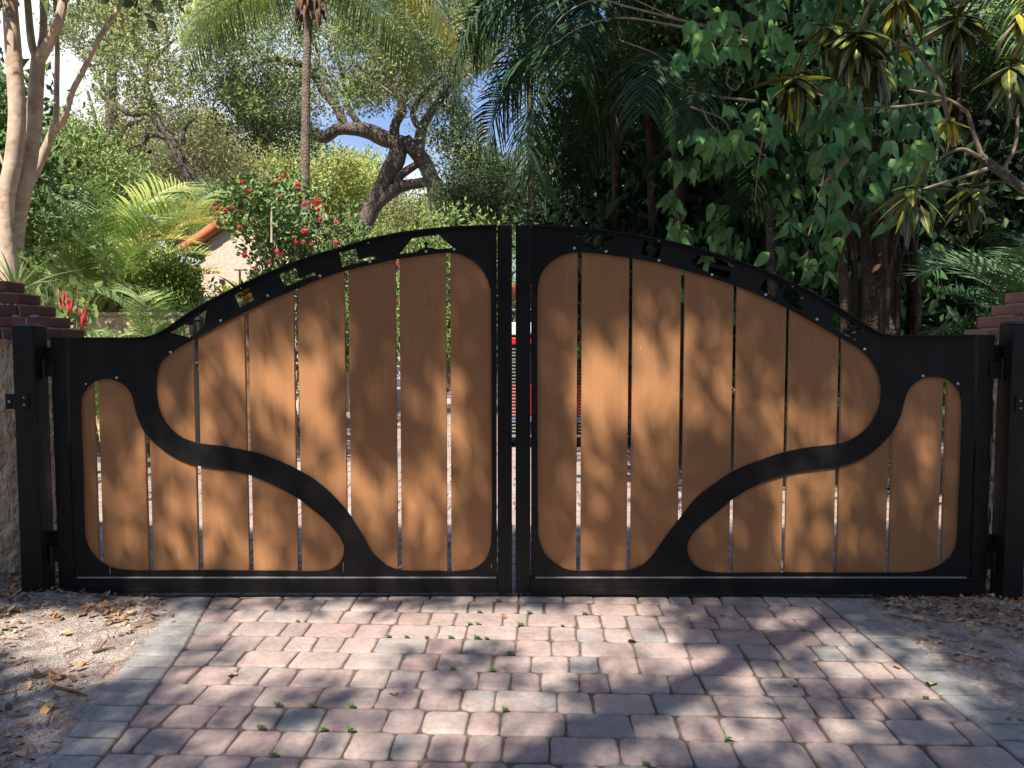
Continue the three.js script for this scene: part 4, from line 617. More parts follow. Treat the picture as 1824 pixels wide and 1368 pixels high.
{ // chenille plant with red tassels
  const D = 6.2, b = groundUnder(A(118, 612, D)), o = thing('chenille_plant', 'chenille plant with hanging red flower tassels behind the left gate post', 'shrub', b), r = rngOf(121), st = [];
  for (let k = 0; k < 12; k++) { const e = A(75 + 90 * r(), 500 + 80 * r(), D + (r() - 0.5) * 0.5); st.push(taper([b.clone().add(V((r() - 0.5) * 0.3, 0, 0)), b.clone().lerp(e, 0.6), e], [0.012, 0.004], 8, 5, 0.1, k)); }
  part('stem', merge(st), M.twig, o);
  const lg = [leafGeo(0.095, 0.055, { curl: 0.3 }), leafGeo(0.08, 0.05, { curl: 0.5 })], lm = [leafMat(0.16, 0.26, 0.06), leafMat(0.10, 0.19, 0.05), leafMat(0.24, 0.33, 0.08)];
  for (let k = 0; k < 170; k++) { const m = shade(new THREE.Mesh(lg[k % 2], lm[Math.floor(r() * 3)])); m.name = 'leaf'; m.position.copy(A(62 + 108 * r(), 505 + 95 * Math.pow(r(), 0.8), D + (r() - 0.5) * 0.6)).sub(o.position); m.rotation.set(-0.6 + 1.6 * r(), r() * 6.28, (r() - 0.5) * 2); m.scale.setScalar(0.7 + 0.6 * r()); o.add(m); }
  const red = leafMat(0.50, 0.035, 0.03), ts = (L) => { const pts = []; for (let i = 0; i < 5; i++) pts.push(V(0.012 * Math.sin(i * 1.7), -L * i / 4, 0.01 * Math.cos(i))); return taper(pts, [0.005, 0.010, 0.010, 0.004], 10, 6, 0.8, 3); }, tg = [ts(0.11), ts(0.15)];
  for (const [x, y] of [[119, 520], [124, 528], [143, 548], [147, 552], [151, 545], [128, 532], [113, 516], [150, 560], [136, 588], [106, 525], [122, 538]]) { const m = shade(new THREE.Mesh(tg[x % 2], red)); m.name = 'tassel'; m.position.copy(A(x, y, D - 0.34)).sub(o.position); m.rotation.y = x; o.add(m); }
  const pg = leafGeo(0.03, 0.03, { seg: 2 }), pm = leafMat(0.8, 0.25, 0.35); for (const [x, y] of [[68, 560], [128, 585]]) { const m = shade(new THREE.Mesh(pg, pm)); m.name = 'pink_flower'; m.position.copy(A(x, y, D - 0.4)).sub(o.position); o.add(m); }
}
{ // low garden wall and lantern seen through the first letter
  const z = EYE.z - 9.2, a = at(150, 600, z), c = at(345, 556, z), o = thing('garden_wall', 'low brown garden wall behind the left leaf of the gate', 'wall', V((a.x + c.x) / 2, 0, z));
  part('wall_body', box(a.x, c.x, -0.1, c.y - 0.05, z - 0.2, z, 0.01), M.stucco, o); part('coping', box(a.x - 0.03, c.x + 0.03, c.y - 0.048, c.y, z - 0.23, z + 0.03, 0.01), M.mortar, o);
  const q = A(350, 580, 7.6), l = thing('garden_lantern', 'black garden lantern on a short post seen through the first letter hole', 'lantern', V(q.x, 0, q.z));
  part('post', new THREE.CylinderGeometry(0.03, 0.035, q.y - 0.1, 10).translate(q.x, (q.y - 0.1) / 2, q.z), M.blackFlat, l);
  part('lamp_housing', merge([box(q.x - 0.055, q.x + 0.055, q.y - 0.1, q.y + 0.06, q.z - 0.055, q.z + 0.055, 0.006), new THREE.CylinderGeometry(0.02, 0.10, 0.06, 4).rotateY(Math.PI / 4).translate(q.x, q.y + 0.09, q.z)]), M.blackFlat, l);
}
{ // the cart parked behind the gate
  const z = EYE.z - 8.9, P = (x, y, dz = 0) => at(x, y, z + dz), x0 = P(898, 700).x, x1 = P(1126, 700).x, o = thing('parked_cart', 'red and white utility cart parked on the drive, glimpsed through the slots at the centre', 'cart', V((x0 + x1) / 2, 0, z));
  const red = std({ color: rgb(0.42, 0.02, 0.025), roughness: 0.3 }), wht = std({ color: rgb(0.75, 0.77, 0.8), roughness: 0.35 }), blue = std({ color: rgb(0.12, 0.25, 0.55), roughness: 0.4 });
  const sl = (ya, yb, m, n, d0 = -0.3, d1 = 0, pad = 0) => part(n, box(x0 + pad, x1 - pad, P(900, yb).y, P(900, ya).y, z + d0, z + d1, 0.015), m, o);
  sl(509, 517, red, 'roof', -1.9, 0.02); sl(538, 552, M.chrome, 'light_bar', -0.06, 0.03); sl(574, 597, wht, 'hood', -0.9, 0.02); sl(598, 640, M.blackFlat, 'grille', -0.8, -0.03);
  sl(601, 614, red, 'badge_panel', -0.02, 0.03, 0.02); sl(641, 772, M.blackFlat, 'body', -1.6, -0.01); sl(684, 740, red, 'front_panel', -0.009, 0.03, 0.01); sl(741, 752, blue, 'stripe', -0.009, 0.025, 0.01); sl(772, 778, M.chrome, 'bumper', -0.05, 0.06); sl(779, 800, M.blackFlat, 'underbody', -1.5, -0.05, 0.25);
  for (const x of [x0 + 0.04, x1 - 0.04]) part('roof_post', box(x - 0.02, x + 0.02, P(900, 574).y, P(900, 517).y, z - 0.06, z - 0.02), M.blackFlat, o);
  part('windscreen', box(x0 + 0.07, x1 - 0.07, P(900, 572).y, P(900, 518).y, z - 0.05, z - 0.045, 0.001), phys({ color: 0xffffff, transmission: 1, thickness: 0, roughness: 0.02 }), o);
  const teeth = []; for (let k = 0; k < 26; k++) { const y = lerp(P(900, 768).y, P(900, 622).y, k / 25); teeth.push(box(P(910, 700).x, P(921, 700).x, y - 0.008, y + 0.006, z + 0.03, z + 0.045, 0.002), box(P(1030, 700).x, P(1037, 700).x, y - 0.008, y + 0.006, z + 0.03, z + 0.045, 0.002)); }
  part('grab_ladder', merge(teeth), M.steel, o);
  for (const [x, dz] of [[x0 + 0.02, -0.25], [x1 - 0.02, -0.25], [x0 + 0.02, -1.6], [x1 - 0.02, -1.6]]) {
    const g = new THREE.TorusGeometry(0.20, 0.085, 10, 22).rotateY(Math.PI / 2).translate(x, 0.285, z + dz), w = part('wheel', new THREE.CylinderGeometry(0.13, 0.13, 0.10, 16).rotateZ(Math.PI / 2).translate(x, 0.285, z + dz), wht, o), tr = [g];
    for (let k = 0; k < 20; k++) { const a = k / 20 * 6.283; tr.push(new THREE.BoxGeometry(0.15, 0.03, 0.035).rotateX(-a).translate(x, 0.285 + Math.cos(a) * 0.283, z + dz + Math.sin(a) * 0.283)); }
    part('tyre', merge(tr), std({ color: rgb(0.06, 0.058, 0.055), roughness: 0.9 }), w);
  }
}

// ---------------------------------------------------------------- the dark grove on the right
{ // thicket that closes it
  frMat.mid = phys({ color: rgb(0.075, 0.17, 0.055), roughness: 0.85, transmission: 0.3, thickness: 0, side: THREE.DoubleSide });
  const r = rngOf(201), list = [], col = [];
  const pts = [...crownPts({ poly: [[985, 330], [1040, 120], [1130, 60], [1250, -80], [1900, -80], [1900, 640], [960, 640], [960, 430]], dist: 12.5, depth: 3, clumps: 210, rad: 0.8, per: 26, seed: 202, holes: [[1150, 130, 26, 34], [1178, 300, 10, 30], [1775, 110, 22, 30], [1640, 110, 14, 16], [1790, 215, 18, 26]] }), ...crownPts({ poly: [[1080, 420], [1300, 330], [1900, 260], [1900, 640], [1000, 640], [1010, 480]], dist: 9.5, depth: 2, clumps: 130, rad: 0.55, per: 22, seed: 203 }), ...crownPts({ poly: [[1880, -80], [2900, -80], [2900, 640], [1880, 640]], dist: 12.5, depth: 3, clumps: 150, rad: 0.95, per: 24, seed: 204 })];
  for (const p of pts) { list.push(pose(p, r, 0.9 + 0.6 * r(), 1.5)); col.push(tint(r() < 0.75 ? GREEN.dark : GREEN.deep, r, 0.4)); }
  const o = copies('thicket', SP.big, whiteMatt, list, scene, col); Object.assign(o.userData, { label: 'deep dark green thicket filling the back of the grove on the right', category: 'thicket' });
}
function hangPalm(label, px, D, topPy, n, seed, mats, s, az0 = 0, azr = 6.283) {
  const b = groundUnder(A(px, 612, D)), top = A(px, topPy, D), o = thing('hanging_palm', label, 'palm', b), r = rngOf(seed);
  part('trunk', taper([b, b.clone().lerp(top, 0.5).add(V(0.1, 0, 0)), top], [0.075, 0.06, 0.05], 20, 9, 0.06, seed), M.rope, o);
  for (let k = 0; k < n; k++) frond(o, 'hang', Math.floor(r() * 4), mats[Math.floor(r() * mats.length)], top.clone().add(V(0, -0.25 * r(), 0)), az0 + azr * ((k + r() * 0.7) / n), -0.75 + 0.9 * r(), (r() - 0.5) * 0.9, s * (0.8 + 0.4 * r()));
  return o;
}
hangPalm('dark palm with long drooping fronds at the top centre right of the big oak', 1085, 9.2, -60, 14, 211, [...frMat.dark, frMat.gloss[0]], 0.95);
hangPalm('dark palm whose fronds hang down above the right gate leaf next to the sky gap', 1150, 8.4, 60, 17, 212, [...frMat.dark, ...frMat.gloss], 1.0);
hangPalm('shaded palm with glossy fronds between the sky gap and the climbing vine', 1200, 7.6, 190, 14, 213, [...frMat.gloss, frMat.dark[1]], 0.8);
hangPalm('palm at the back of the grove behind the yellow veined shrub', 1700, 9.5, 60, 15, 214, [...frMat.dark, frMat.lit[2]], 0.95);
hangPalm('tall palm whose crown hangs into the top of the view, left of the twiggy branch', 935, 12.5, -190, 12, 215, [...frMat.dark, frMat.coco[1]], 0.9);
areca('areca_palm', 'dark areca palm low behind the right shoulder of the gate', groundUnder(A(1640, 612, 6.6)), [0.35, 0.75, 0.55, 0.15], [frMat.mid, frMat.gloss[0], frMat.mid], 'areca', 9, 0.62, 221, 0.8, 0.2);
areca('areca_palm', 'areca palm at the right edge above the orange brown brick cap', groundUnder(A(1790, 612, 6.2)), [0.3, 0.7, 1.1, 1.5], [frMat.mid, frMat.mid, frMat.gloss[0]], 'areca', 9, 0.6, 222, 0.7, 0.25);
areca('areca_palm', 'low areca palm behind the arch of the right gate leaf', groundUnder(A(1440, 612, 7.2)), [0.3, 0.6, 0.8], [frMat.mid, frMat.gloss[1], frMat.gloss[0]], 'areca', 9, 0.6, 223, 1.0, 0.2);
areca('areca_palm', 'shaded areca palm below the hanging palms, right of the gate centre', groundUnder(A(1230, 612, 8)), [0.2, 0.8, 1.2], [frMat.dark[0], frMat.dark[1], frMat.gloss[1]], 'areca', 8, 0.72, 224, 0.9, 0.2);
{ // the climbing vine on its host tree
  const D = 6.4, b = groundUnder(A(1560, 612, D)), o = thing('vine_covered_tree', 'tree trunk of ropy brown stems wrapped in a big leaved climbing vine', 'tree', b), r = rngOf(231), ropes = [];
  for (let k = 0; k < 17; k++) { const x0 = 1490 + 150 * r(), x1 = x0 + (r() - 0.5) * 50, dz = (r() - 0.5) * 0.35; ropes.push(limbPx([[x0, 640, dz], [x0 + 12 * (r() - 0.5), 500, dz], [x1, 380, dz + 0.05], [x1 + 20 * (r() - 0.5), 230, dz], [x1 + 40 * (r() - 0.5), 60, dz], [1540 + 50 * (r() - 0.5), -300, 0]], D, 0, 0, { radii: [0.024, 0.02, 0.016, 0.017, 0.014, 0.014].map((q) => q * (0.6 + 0.9 * r())), segs: 30, rad: 6, rough: 0.25, seed: k })); }
  part('rope_stems', merge(ropes), M.rope, o);
  part('trunk', taper([b, A(1560, 300, D + 0.35), A(1545, -100, D + 0.3), A(1530, -420, D + 0.2)], [0.26, 0.2, 0.17, 0.13], 20, 12, 0.2, 6), M.oakBark, o);
  for (const pts of [[[1230, 190], [1290, 215], [1310, 260], [1330, 300]], [[1300, 120], [1295, 150], [1312, 160], [1325, 140]], [[1250, 190], [1265, 220], [1285, 240]], [[1360, 240], [1350, 300], [1345, 360]], [[1440, 420], [1455, 370], [1470, 300]]]) part('vine_stem', limbPx(pts, D - 0.5, 0.007, 0.005, { rad: 5 }), M.twig, o);
  const lg = [[0.16, 0.2], [0.10, 0.4], [0.2, 0.1], [0.14, 0.5]].map(([fold, curl]) => leafGeo(0.17, 0.078, { fold, curl, seg: 6, tip: 0.3 })), lm = [glossLeaf(0.085, 0.235, 0.055, 0.62), glossLeaf(0.06, 0.18, 0.045, 0.6), glossLeaf(0.12, 0.28, 0.06, 0.62), leafMat(0.17, 0.34, 0.07, { roughness: 0.9 })];
  const zones = [[1240, 60, 70, 70, 34], [1330, 40, 70, 50, 34], [1430, 30, 60, 40, 22], [1250, 90, 45, 30, 14], [1400, 90, 40, 40, 14], [1285, 220, 40, 40, 16], [1305, 250, 30, 25, 10], [1345, 240, 40, 60, 20], [1380, 200, 40, 50, 16], [1480, 225, 35, 35, 12], [1590, 285, 45, 35, 18], [1615, 240, 40, 30, 14], [1500, 320, 26, 40, 10], [1440, 440, 60, 60, 26], [1370, 440, 40, 50, 14], [1540, 390, 40, 40, 14], [1560, 140, 60, 60, 20], [1640, 290, 40, 40, 12], [1310, 330, 40, 40, 12], [1560, 250, 50, 40, 16], [1500, 180, 40, 50, 14]];
  let n = 0; const rest = [], cols = [];
  const place = (p, q) => { q.position.copy(p); q.rotation.order = 'YXZ'; };
  for (const [zx, zy, rx0, ry0, k] of zones) for (let i = 0; i < k / 2.4; i++) {
    const a = r() * 6.283, q = Math.sqrt(r()), p = A(zx + rx0 * q * Math.cos(a), zy + ry0 * q * Math.sin(a), D - 0.75 + 0.75 * r()), az = (r() - 0.5) * 1.4, dip = Math.PI - 0.15 - 0.75 * r(), m = lm[Math.floor(r() * 4)];
    for (const da of [-0.62, 0, 0.62]) { if (n >= 298 || r() < 0.12) continue; n++; const e = shade(new THREE.Mesh(lg[n % 4], m)); e.name = 'leaf'; e.rotation.order = 'YZX'; e.position.copy(p).sub(o.position); e.rotation.set(0.15 + 0.6 * r(), az, Math.PI + da + (r() - 0.5) * 0.3); e.scale.setScalar(0.6 + 0.6 * r()); o.add(e); }
  }
  for (let k = 0; k < 3900; k++) { const top = k > 3200, x = top ? 1440 + 230 * r() : 1190 + 480 * r(), y = top ? -60 + 460 * Math.pow(r(), 1.3) : -60 + 620 * r(); if (!top && fbm(x * 0.013, y * 0.013, 4, 3) < -0.02) continue; const p = A(x, y, D + (top ? -0.45 + 0.4 * r() : 0.1 + 0.9 * r())); rest.push(new THREE.Matrix4().compose(p.sub(o.position), new THREE.Quaternion().setFromEuler(new THREE.Euler(0.3 + 0.6 * (r() - 0.5), (r() - 0.5) * 2, Math.PI + (r() - 0.5) * 2, 'YZX')), V(1, 1, 1).multiplyScalar(0.6 + 0.5 * r()))); cols.push(tint([0.085, 0.21, 0.06], r, 0.5)); }
  const il = copies('inner_leaves', lg[1], whiteGloss, rest, o, cols);
  const dg = leafGeo(0.11, 0.04, { curl: 0.6, fold: 0.4 }), dm = leafMat(0.40, 0.22, 0.12); for (const [x, y] of [[1497, 348], [1512, 278], [1518, 232], [1480, 312], [1596, 362], [1600, 378], [1440, 445], [1500, 420], [1570, 470], [1535, 300]]) { const m = shade(new THREE.Mesh(dg, dm)); m.name = 'dry_leaf'; m.position.copy(A(x, y, D - 0.5)).sub(o.position); m.rotation.set(0.2, r() * 3, Math.PI + r()); o.add(m); }
  { // its high crown, which keeps the grove in shade
    const cr = rngOf(233), list = [], col = [];
    for (let k = 0; k < 2600; k++) { const x = lerp(-0.6, 8.5, cr()), z = lerp(-6.5, 2.2, cr()), y = 6.3 + 3.4 * cr() + 0.5 * fbm(x * 0.7, 1, z * 0.7, 2); if (fbm(x * 0.9 + 4, y * 0.4, z * 0.9, 3) < (x < 2.2 ? -0.2 : 0.08)) continue; list.push(pose(V(x, y, z).sub(o.position), cr, 1.1 + 0.8 * cr(), 1.4)); col.push(tint(GREEN.deep, cr, 0.3)); }
    copies('crown', SP.big, whiteMatt, list, o, col);
    for (const [ex, ez] of [[1.2, 0.8], [3.5, 1.5], [6.2, -0.5], [5.4, -4.5], [2.2, -5]]) part('limb', taper([A(1530, -420, D + 0.2), V((ex + 3) / 2, 6.6, (ez - 2.8) / 2), V(ex, 7.6, ez)], [0.11, 0.07, 0.02], 14, 7, 0.15, ex * 7), M.oakBark, o);
  }
}
const veined = tex(128, 256, (u, v) => {                                // dark leaf with yellow midrib and side veins
  const x = Math.abs(u - 0.5) * 2, vein = Math.abs(((v * 17 - x * 2.2) % 1 + 1) % 1 - 0.5) * 2, mid = smooth(0.14, 0.05, x), side2 = smooth(0.80, 0.95, vein) * smooth(1.0, 0.5, x) * 0.75, w = clamp(mid + side2), n = 0.85 + 0.5 * tileFbm(u, v, 4, 3, 2);
  return [lerp(0.30, 0.86, w) * n, lerp(0.37, 0.78, w) * n, lerp(0.17, 0.18, w) * n];
}, true);
const yellowed = tex(64, 128, (u, v) => { const x = Math.abs(u - 0.5) * 2, vein = Math.abs(((v * 12 - x * 2) % 1 + 1) % 1 - 0.5) * 2, w = clamp(smooth(0.2, 0.06, x) + 0.5 * smooth(0.7, 0.95, vein) + 0.35 + 0.8 * tileFbm(u, v, 3, 3, 5)); return [lerp(0.42, 0.86, w), lerp(0.50, 0.76, w), lerp(0.10, 0.12, w)]; }, true);
{ // the croton whose branch arches in from the right
  const D = 4.7, o = thing('yellow_veined_shrub', 'tall shrub with tufts of long yellow veined leaves arching in at the upper right', 'shrub', groundUnder(A(2050, 612, D))), r = rngOf(241), b = (pts, r0, r1) => part('branch', limbPx(pts, D, r0, r1, { rad: 7, rough: 0.1 }), M.twig, o);
  part('trunk', taper([o.position.clone(), A(2010, 470, D + 0.1), A(1900, 385, D + 0.1), A(1824, 338, D), A(1790, 312, D), A(1745, 278, D)], [0.055, 0.045, 0.04, 0.033, 0.03, 0.026], 34, 9, 0.12, 3), M.oakBark, o);
  b([[1746, 280], [1715, 266], [1690, 272], [1672, 284]], 0.014, 0.008); b([[1750, 282], [1732, 230], [1722, 200], [1690, 178], [1652, 166], [1620, 160]], 0.016, 0.006);
  b([[1700, 262], [1692, 225], [1684, 190], [1676, 150], [1655, 120], [1632, 88], [1618, 45], [1604, -20]], 0.015, 0.008); b([[1668, 222], [1690, 230], [1698, 262]], 0.008, 0.009); b([[1634, 82], [1652, 62], [1690, 40], [1706, 32]], 0.009, 0.006);
  b([[1785, 305], [1808, 260], [1812, 190], [1806, 120]], 0.012, 0.006); b([[1632, 90], [1590, 80], [1545, 70], [1528, 68]], 0.009, 0.006); b([[1690, 178], [1600, 190], [1520, 190], [1440, 160], [1420, 150]], 0.009, 0.005); b([[1830, 20], [1800, 50], [1780, 80], [1776, 110]], 0.012, 0.009); b([[1760, 300], [1700, 320], [1650, 335], [1625, 345]], 0.014, 0.006);
  const lg = [0.15, 0.35, 0.55].map((c) => leafGeo(0.30, 0.098, { fold: 0.25, curl: -c, seg: 7, tip: 0.4 })), vm = std({ map: veined, roughness: 0.42, side: THREE.DoubleSide }), ym = phys({ map: yellowed, roughness: 0.9, transmission: 0.35, thickness: 0, side: THREE.DoubleSide });
  for (const [x, y, n, s, yy, dz = 0] of [[1420, 140, 36, 0.85, 0.12], [1480, 50, 22, 0.8, 0.05, 0.2], [1525, 60, 40, 0.95, 0.05, -0.1], [1560, 105, 18, 0.9, 0.06], [1706, 30, 32, 0.92, 0.08], [1806, 116, 20, 0.9, 0.02, -0.2], [1690, 212, 9, 0.55, 0.95], [1626, 340, 20, 0.95, 0.08], [1604, -10, 16, 0.9, 0.4], [1730, 335, 16, 0.85, 0.08, 0.3], [1590, 60, 8, 0.7, 0.6, 0.2], [1816, 20, 10, 0.6, 0.7]]) for (let k = 0; k < n; k++) {
    const t = k / n, m = shade(new THREE.Mesh(lg[k % 3], r() < yy * 0.7 ? ym : vm)); m.name = 'leaf'; m.rotation.order = 'YXZ';
    m.position.copy(A(x + (r() - 0.5) * 22 * s, y + (t - 0.3) * 26 * s, D + dz + (r() - 0.5) * 0.1)).sub(o.position); m.rotation.set(0.5 + 2.35 * Math.pow(t, 0.5) + (r() - 0.5) * 0.3, k * 2.4 + r() * 0.5, (r() - 0.5) * 0.3); m.scale.setScalar(s * (t < 0.15 ? 0.6 : 0.75 + 0.3 * r())); o.add(m);
  }
}
{ // thin pale twigs crossing the top
  const D = 6.9, o = thing('twiggy_tree', 'small leaved tree reaching pale bare twigs across the top right of centre', 'tree', groundUnder(A(1380, 612, D))), r = rngOf(251), ts = [];
  part('trunk', taper([o.position.clone(), A(1375, 420, D), A(1350, 200, D), A(1335, 60, D), A(1330, -120, D)], [0.07, 0.06, 0.05, 0.04, 0.03], 20, 8, 0.1, 3), M.oakBark, o);
  for (const pts of [[[1340, 70], [1270, 52], [1210, 35], [1150, 8], [1110, -10]], [[1345, 60], [1240, 42], [1130, 15], [1060, 0], [1010, 22], [975, 60]], [[1340, 75], [1260, 60], [1200, 45], [1100, 32], [1030, 50], [985, 80]], [[1310, 62], [1220, 120], [1160, 92], [1100, 70]], [[1300, 58], [1240, 10], [1200, -30]], [[1240, 160], [1200, 130], [1130, 110]], [[1345, 180], [1270, 170], [1200, 150], [1180, 120]]]) ts.push(limbPx(pts, D - 0.5, 0.015, 0.004, { rad: 5 }));
  part('twig', merge(ts), std({ color: rgb(0.44, 0.36, 0.27), map: T.smoothBark, roughness: 0.9 }), o);
  crown(o, { poly: [[1020, -40], [1330, -60], [1300, 110], [1230, 210], [1150, 130], [1080, 60]], dist: D + 0.3, depth: 1.4, clumps: 46, rad: 0.22, per: 16 }, SP.small, [0.06, 0.12, 0.035], 1.1, 252, 0.4);
}

// ---------------------------------------------------------------- the shade tree above and behind the viewer
{
  // places in the photograph where the sun comes through its leaves: x, y, half width, half height
  const LIT = [[168, 790, 14, 45], [158, 930, 12, 50], [212, 730, 32, 48], [222, 950, 40, 44], [300, 900, 38, 75], [315, 705, 25, 34], [392, 640, 36, 55], [385, 745, 36, 28], [396, 920, 34, 90], [470, 592, 42, 44], [478, 690, 36, 40], [492, 960, 44, 60], [484, 765, 30, 25], [570, 610, 32, 50], [570, 720, 42, 55], [578, 805, 40, 60], [592, 965, 22, 40], [664, 610, 30, 34], [660, 830, 44, 60], [684, 960, 30, 52], [755, 612, 38, 34], [745, 785, 46, 66], [755, 992, 55, 24], [822, 545, 30, 44], [832, 690, 42, 44], [842, 810, 30, 60], [832, 965, 40, 46],
    [985, 590, 26, 38], [992, 650, 28, 44], [1002, 755, 22, 40], [985, 870, 28, 62], [985, 985, 28, 26], [1092, 535, 24, 34], [1080, 625, 36, 62], [1090, 700, 30, 34], [1075, 785, 36, 40], [1080, 965, 36, 50], [1170, 505, 24, 40], [1168, 600, 26, 64], [1160, 690, 30, 50], [1150, 775, 26, 40], [1150, 930, 26, 40], [1250, 620, 26, 54], [1245, 740, 32, 50], [1265, 820, 22, 30], [1345, 640, 30, 50], [1350, 725, 30, 28], [1460, 620, 20, 52], [1442, 735, 28, 46], [1530, 680, 16, 40], [1260, 980, 24, 30], [1382, 890, 26, 40], [1440, 880, 36, 26], [1502, 900, 26, 26], [1530, 1002, 32, 20], [1360, 965, 30, 26], [1622, 740, 20, 44], [1640, 850, 18, 40], [1700, 850, 12, 60],
    [690, 1086, 340, 17], [395, 1100, 60, 26], [505, 1108, 60, 16], [460, 1150, 90, 17], [560, 1195, 80, 20], [340, 1230, 62, 24], [1050, 1106, 120, 18], [905, 1145, 120, 20], [690, 1160, 42, 22], [780, 1232, 140, 20], [965, 1242, 60, 20], [640, 1290, 62, 18], [862, 1290, 52, 20], [330, 1350, 80, 26], [505, 1350, 62, 24], [1200, 1170, 90, 16], [1300, 1196, 80, 18], [1452, 1110, 84, 15], [1500, 1170, 62, 16], [1560, 1212, 52, 18], [1250, 1312, 112, 24], [1420, 1290, 72, 18], [1150, 1342, 92, 22], [1560, 1310, 72, 18], [1700, 1262, 72, 24], [1652, 1190, 62, 22], [60, 1150, 112, 40], [200, 1130, 62, 20], [110, 1205, 70, 26], [120, 1345, 80, 26], [30, 1305, 42, 18], [980, 1325, 90, 26], [720, 1345, 90, 22], [1330, 1255, 70, 14], [420, 1290, 70, 18], [1050, 1190, 80, 14], [610, 1125, 60, 14], [1390, 885, 52, 55], [1500, 905, 50, 48], [1295, 955, 40, 44], [1640, 775, 34, 66], [1530, 985, 46, 28], [1700, 900, 16, 60], [1450, 700, 40, 60], [250, 1175, 40, 20]];
  const lit = (x, y) => { let m = -9; for (const [cx, cy, rx, ry] of LIT) m = Math.max(m, 1 - (((x - cx) / (rx * (cy > 1064 ? 1.4 : 1.25) + 4)) ** 2 + ((y - cy) / (ry * (cy > 1064 ? 1.4 : 1.25) + 4)) ** 2)); return m; };
  const o = thing('shade_oak', 'spreading oak out of view behind the viewer whose leaves dapple the gate', 'tree', V(-6.5, 0, 9.5)), r = rngOf(261), list = [], col = [];
  const add = (h) => { const t = (6.0 + 2.8 * r()) / SUN.y, p = h.clone().addScaledVector(SUN, t); list.push(pose(p.sub(o.position), r, 0.8 + 0.5 * r(), 3)); col.push(tint(GREEN.oak, r)); };
  for (let k = 0; k < 5200; k++) {
    const onGate = r() < 0.42, h = onGate ? V(lerp(-3.1, 3.1, r()), lerp(0, 1.95, r()), 0.01) : V(lerp(-3.2, 3.2, r()), 0, lerp(0.02, 2.3, r()));
    const [x, y] = toPx(h), m = lit(x, y); if (r() < smooth(-0.7, 0.05, m)) continue; add(h);
  }
  for (let k = 0; k < 3400; k++) { const h = V(lerp(-9, 7, r()), 0, lerp(-0.5, 9, r())); if (h.z < 2.6 && Math.abs(h.x) < 3.4) continue; if (fbm(h.x * 0.8, 3, h.z * 0.8, 3) > 0.2) continue; add(h); }
  copies('crown', sprig(18, 0.095, 0.045, 0.15, 12, 0.2), whiteMatt, list, o, col);
  { // unseen trees behind the viewer, added to block low sky light
    const l2 = [], c2 = [];
    for (let k = 0; k < 2600; k++) { const x = lerp(-14, 13, r()), y = 0.3 + 7.5 * Math.pow(r(), 0.9), z = 9.5 + 4 * r() - 0.1 * y; l2.push(pose(V(x, y, z), r, 1.7 + r(), 1.5)); c2.push(tint([0.05, 0.085, 0.03], r)); }
    Object.assign(copies('sky_blocking_wood', SP.big, whiteMatt, l2, scene, c2).userData, { label: 'dark leafy wood added out of view behind the viewer to block low sky light', category: 'wood' });
  }
  part('trunk', taper([V(-6.5, -0.1, 9.5), V(-6.3, 1.5, 9.4), V(-5.6, 4, 9.2), V(-4.6, 6.2, 8.6)], [0.5, 0.38, 0.33, 0.26], 20, 12, 0.2, 3), M.oakBark, o);
  for (const e of [[-1, 7.8, 6.5], [1.6, 8.3, 7.2], [-4.5, 8.4, 4.8], [-2.5, 8.0, 9.8], [0.5, 7.6, 4.6], [-7.5, 8.2, 6.5]]) part('limb', taper([V(-4.7, 6.1, 8.6), V(-4.7, 6.1, 8.6).lerp(V(...e), 0.5).add(V(0, 0.5, 0)), V(...e)], [0.18, 0.10, 0.03], 16, 8, 0.2, e[0] + 9), M.oakBark, o);
}

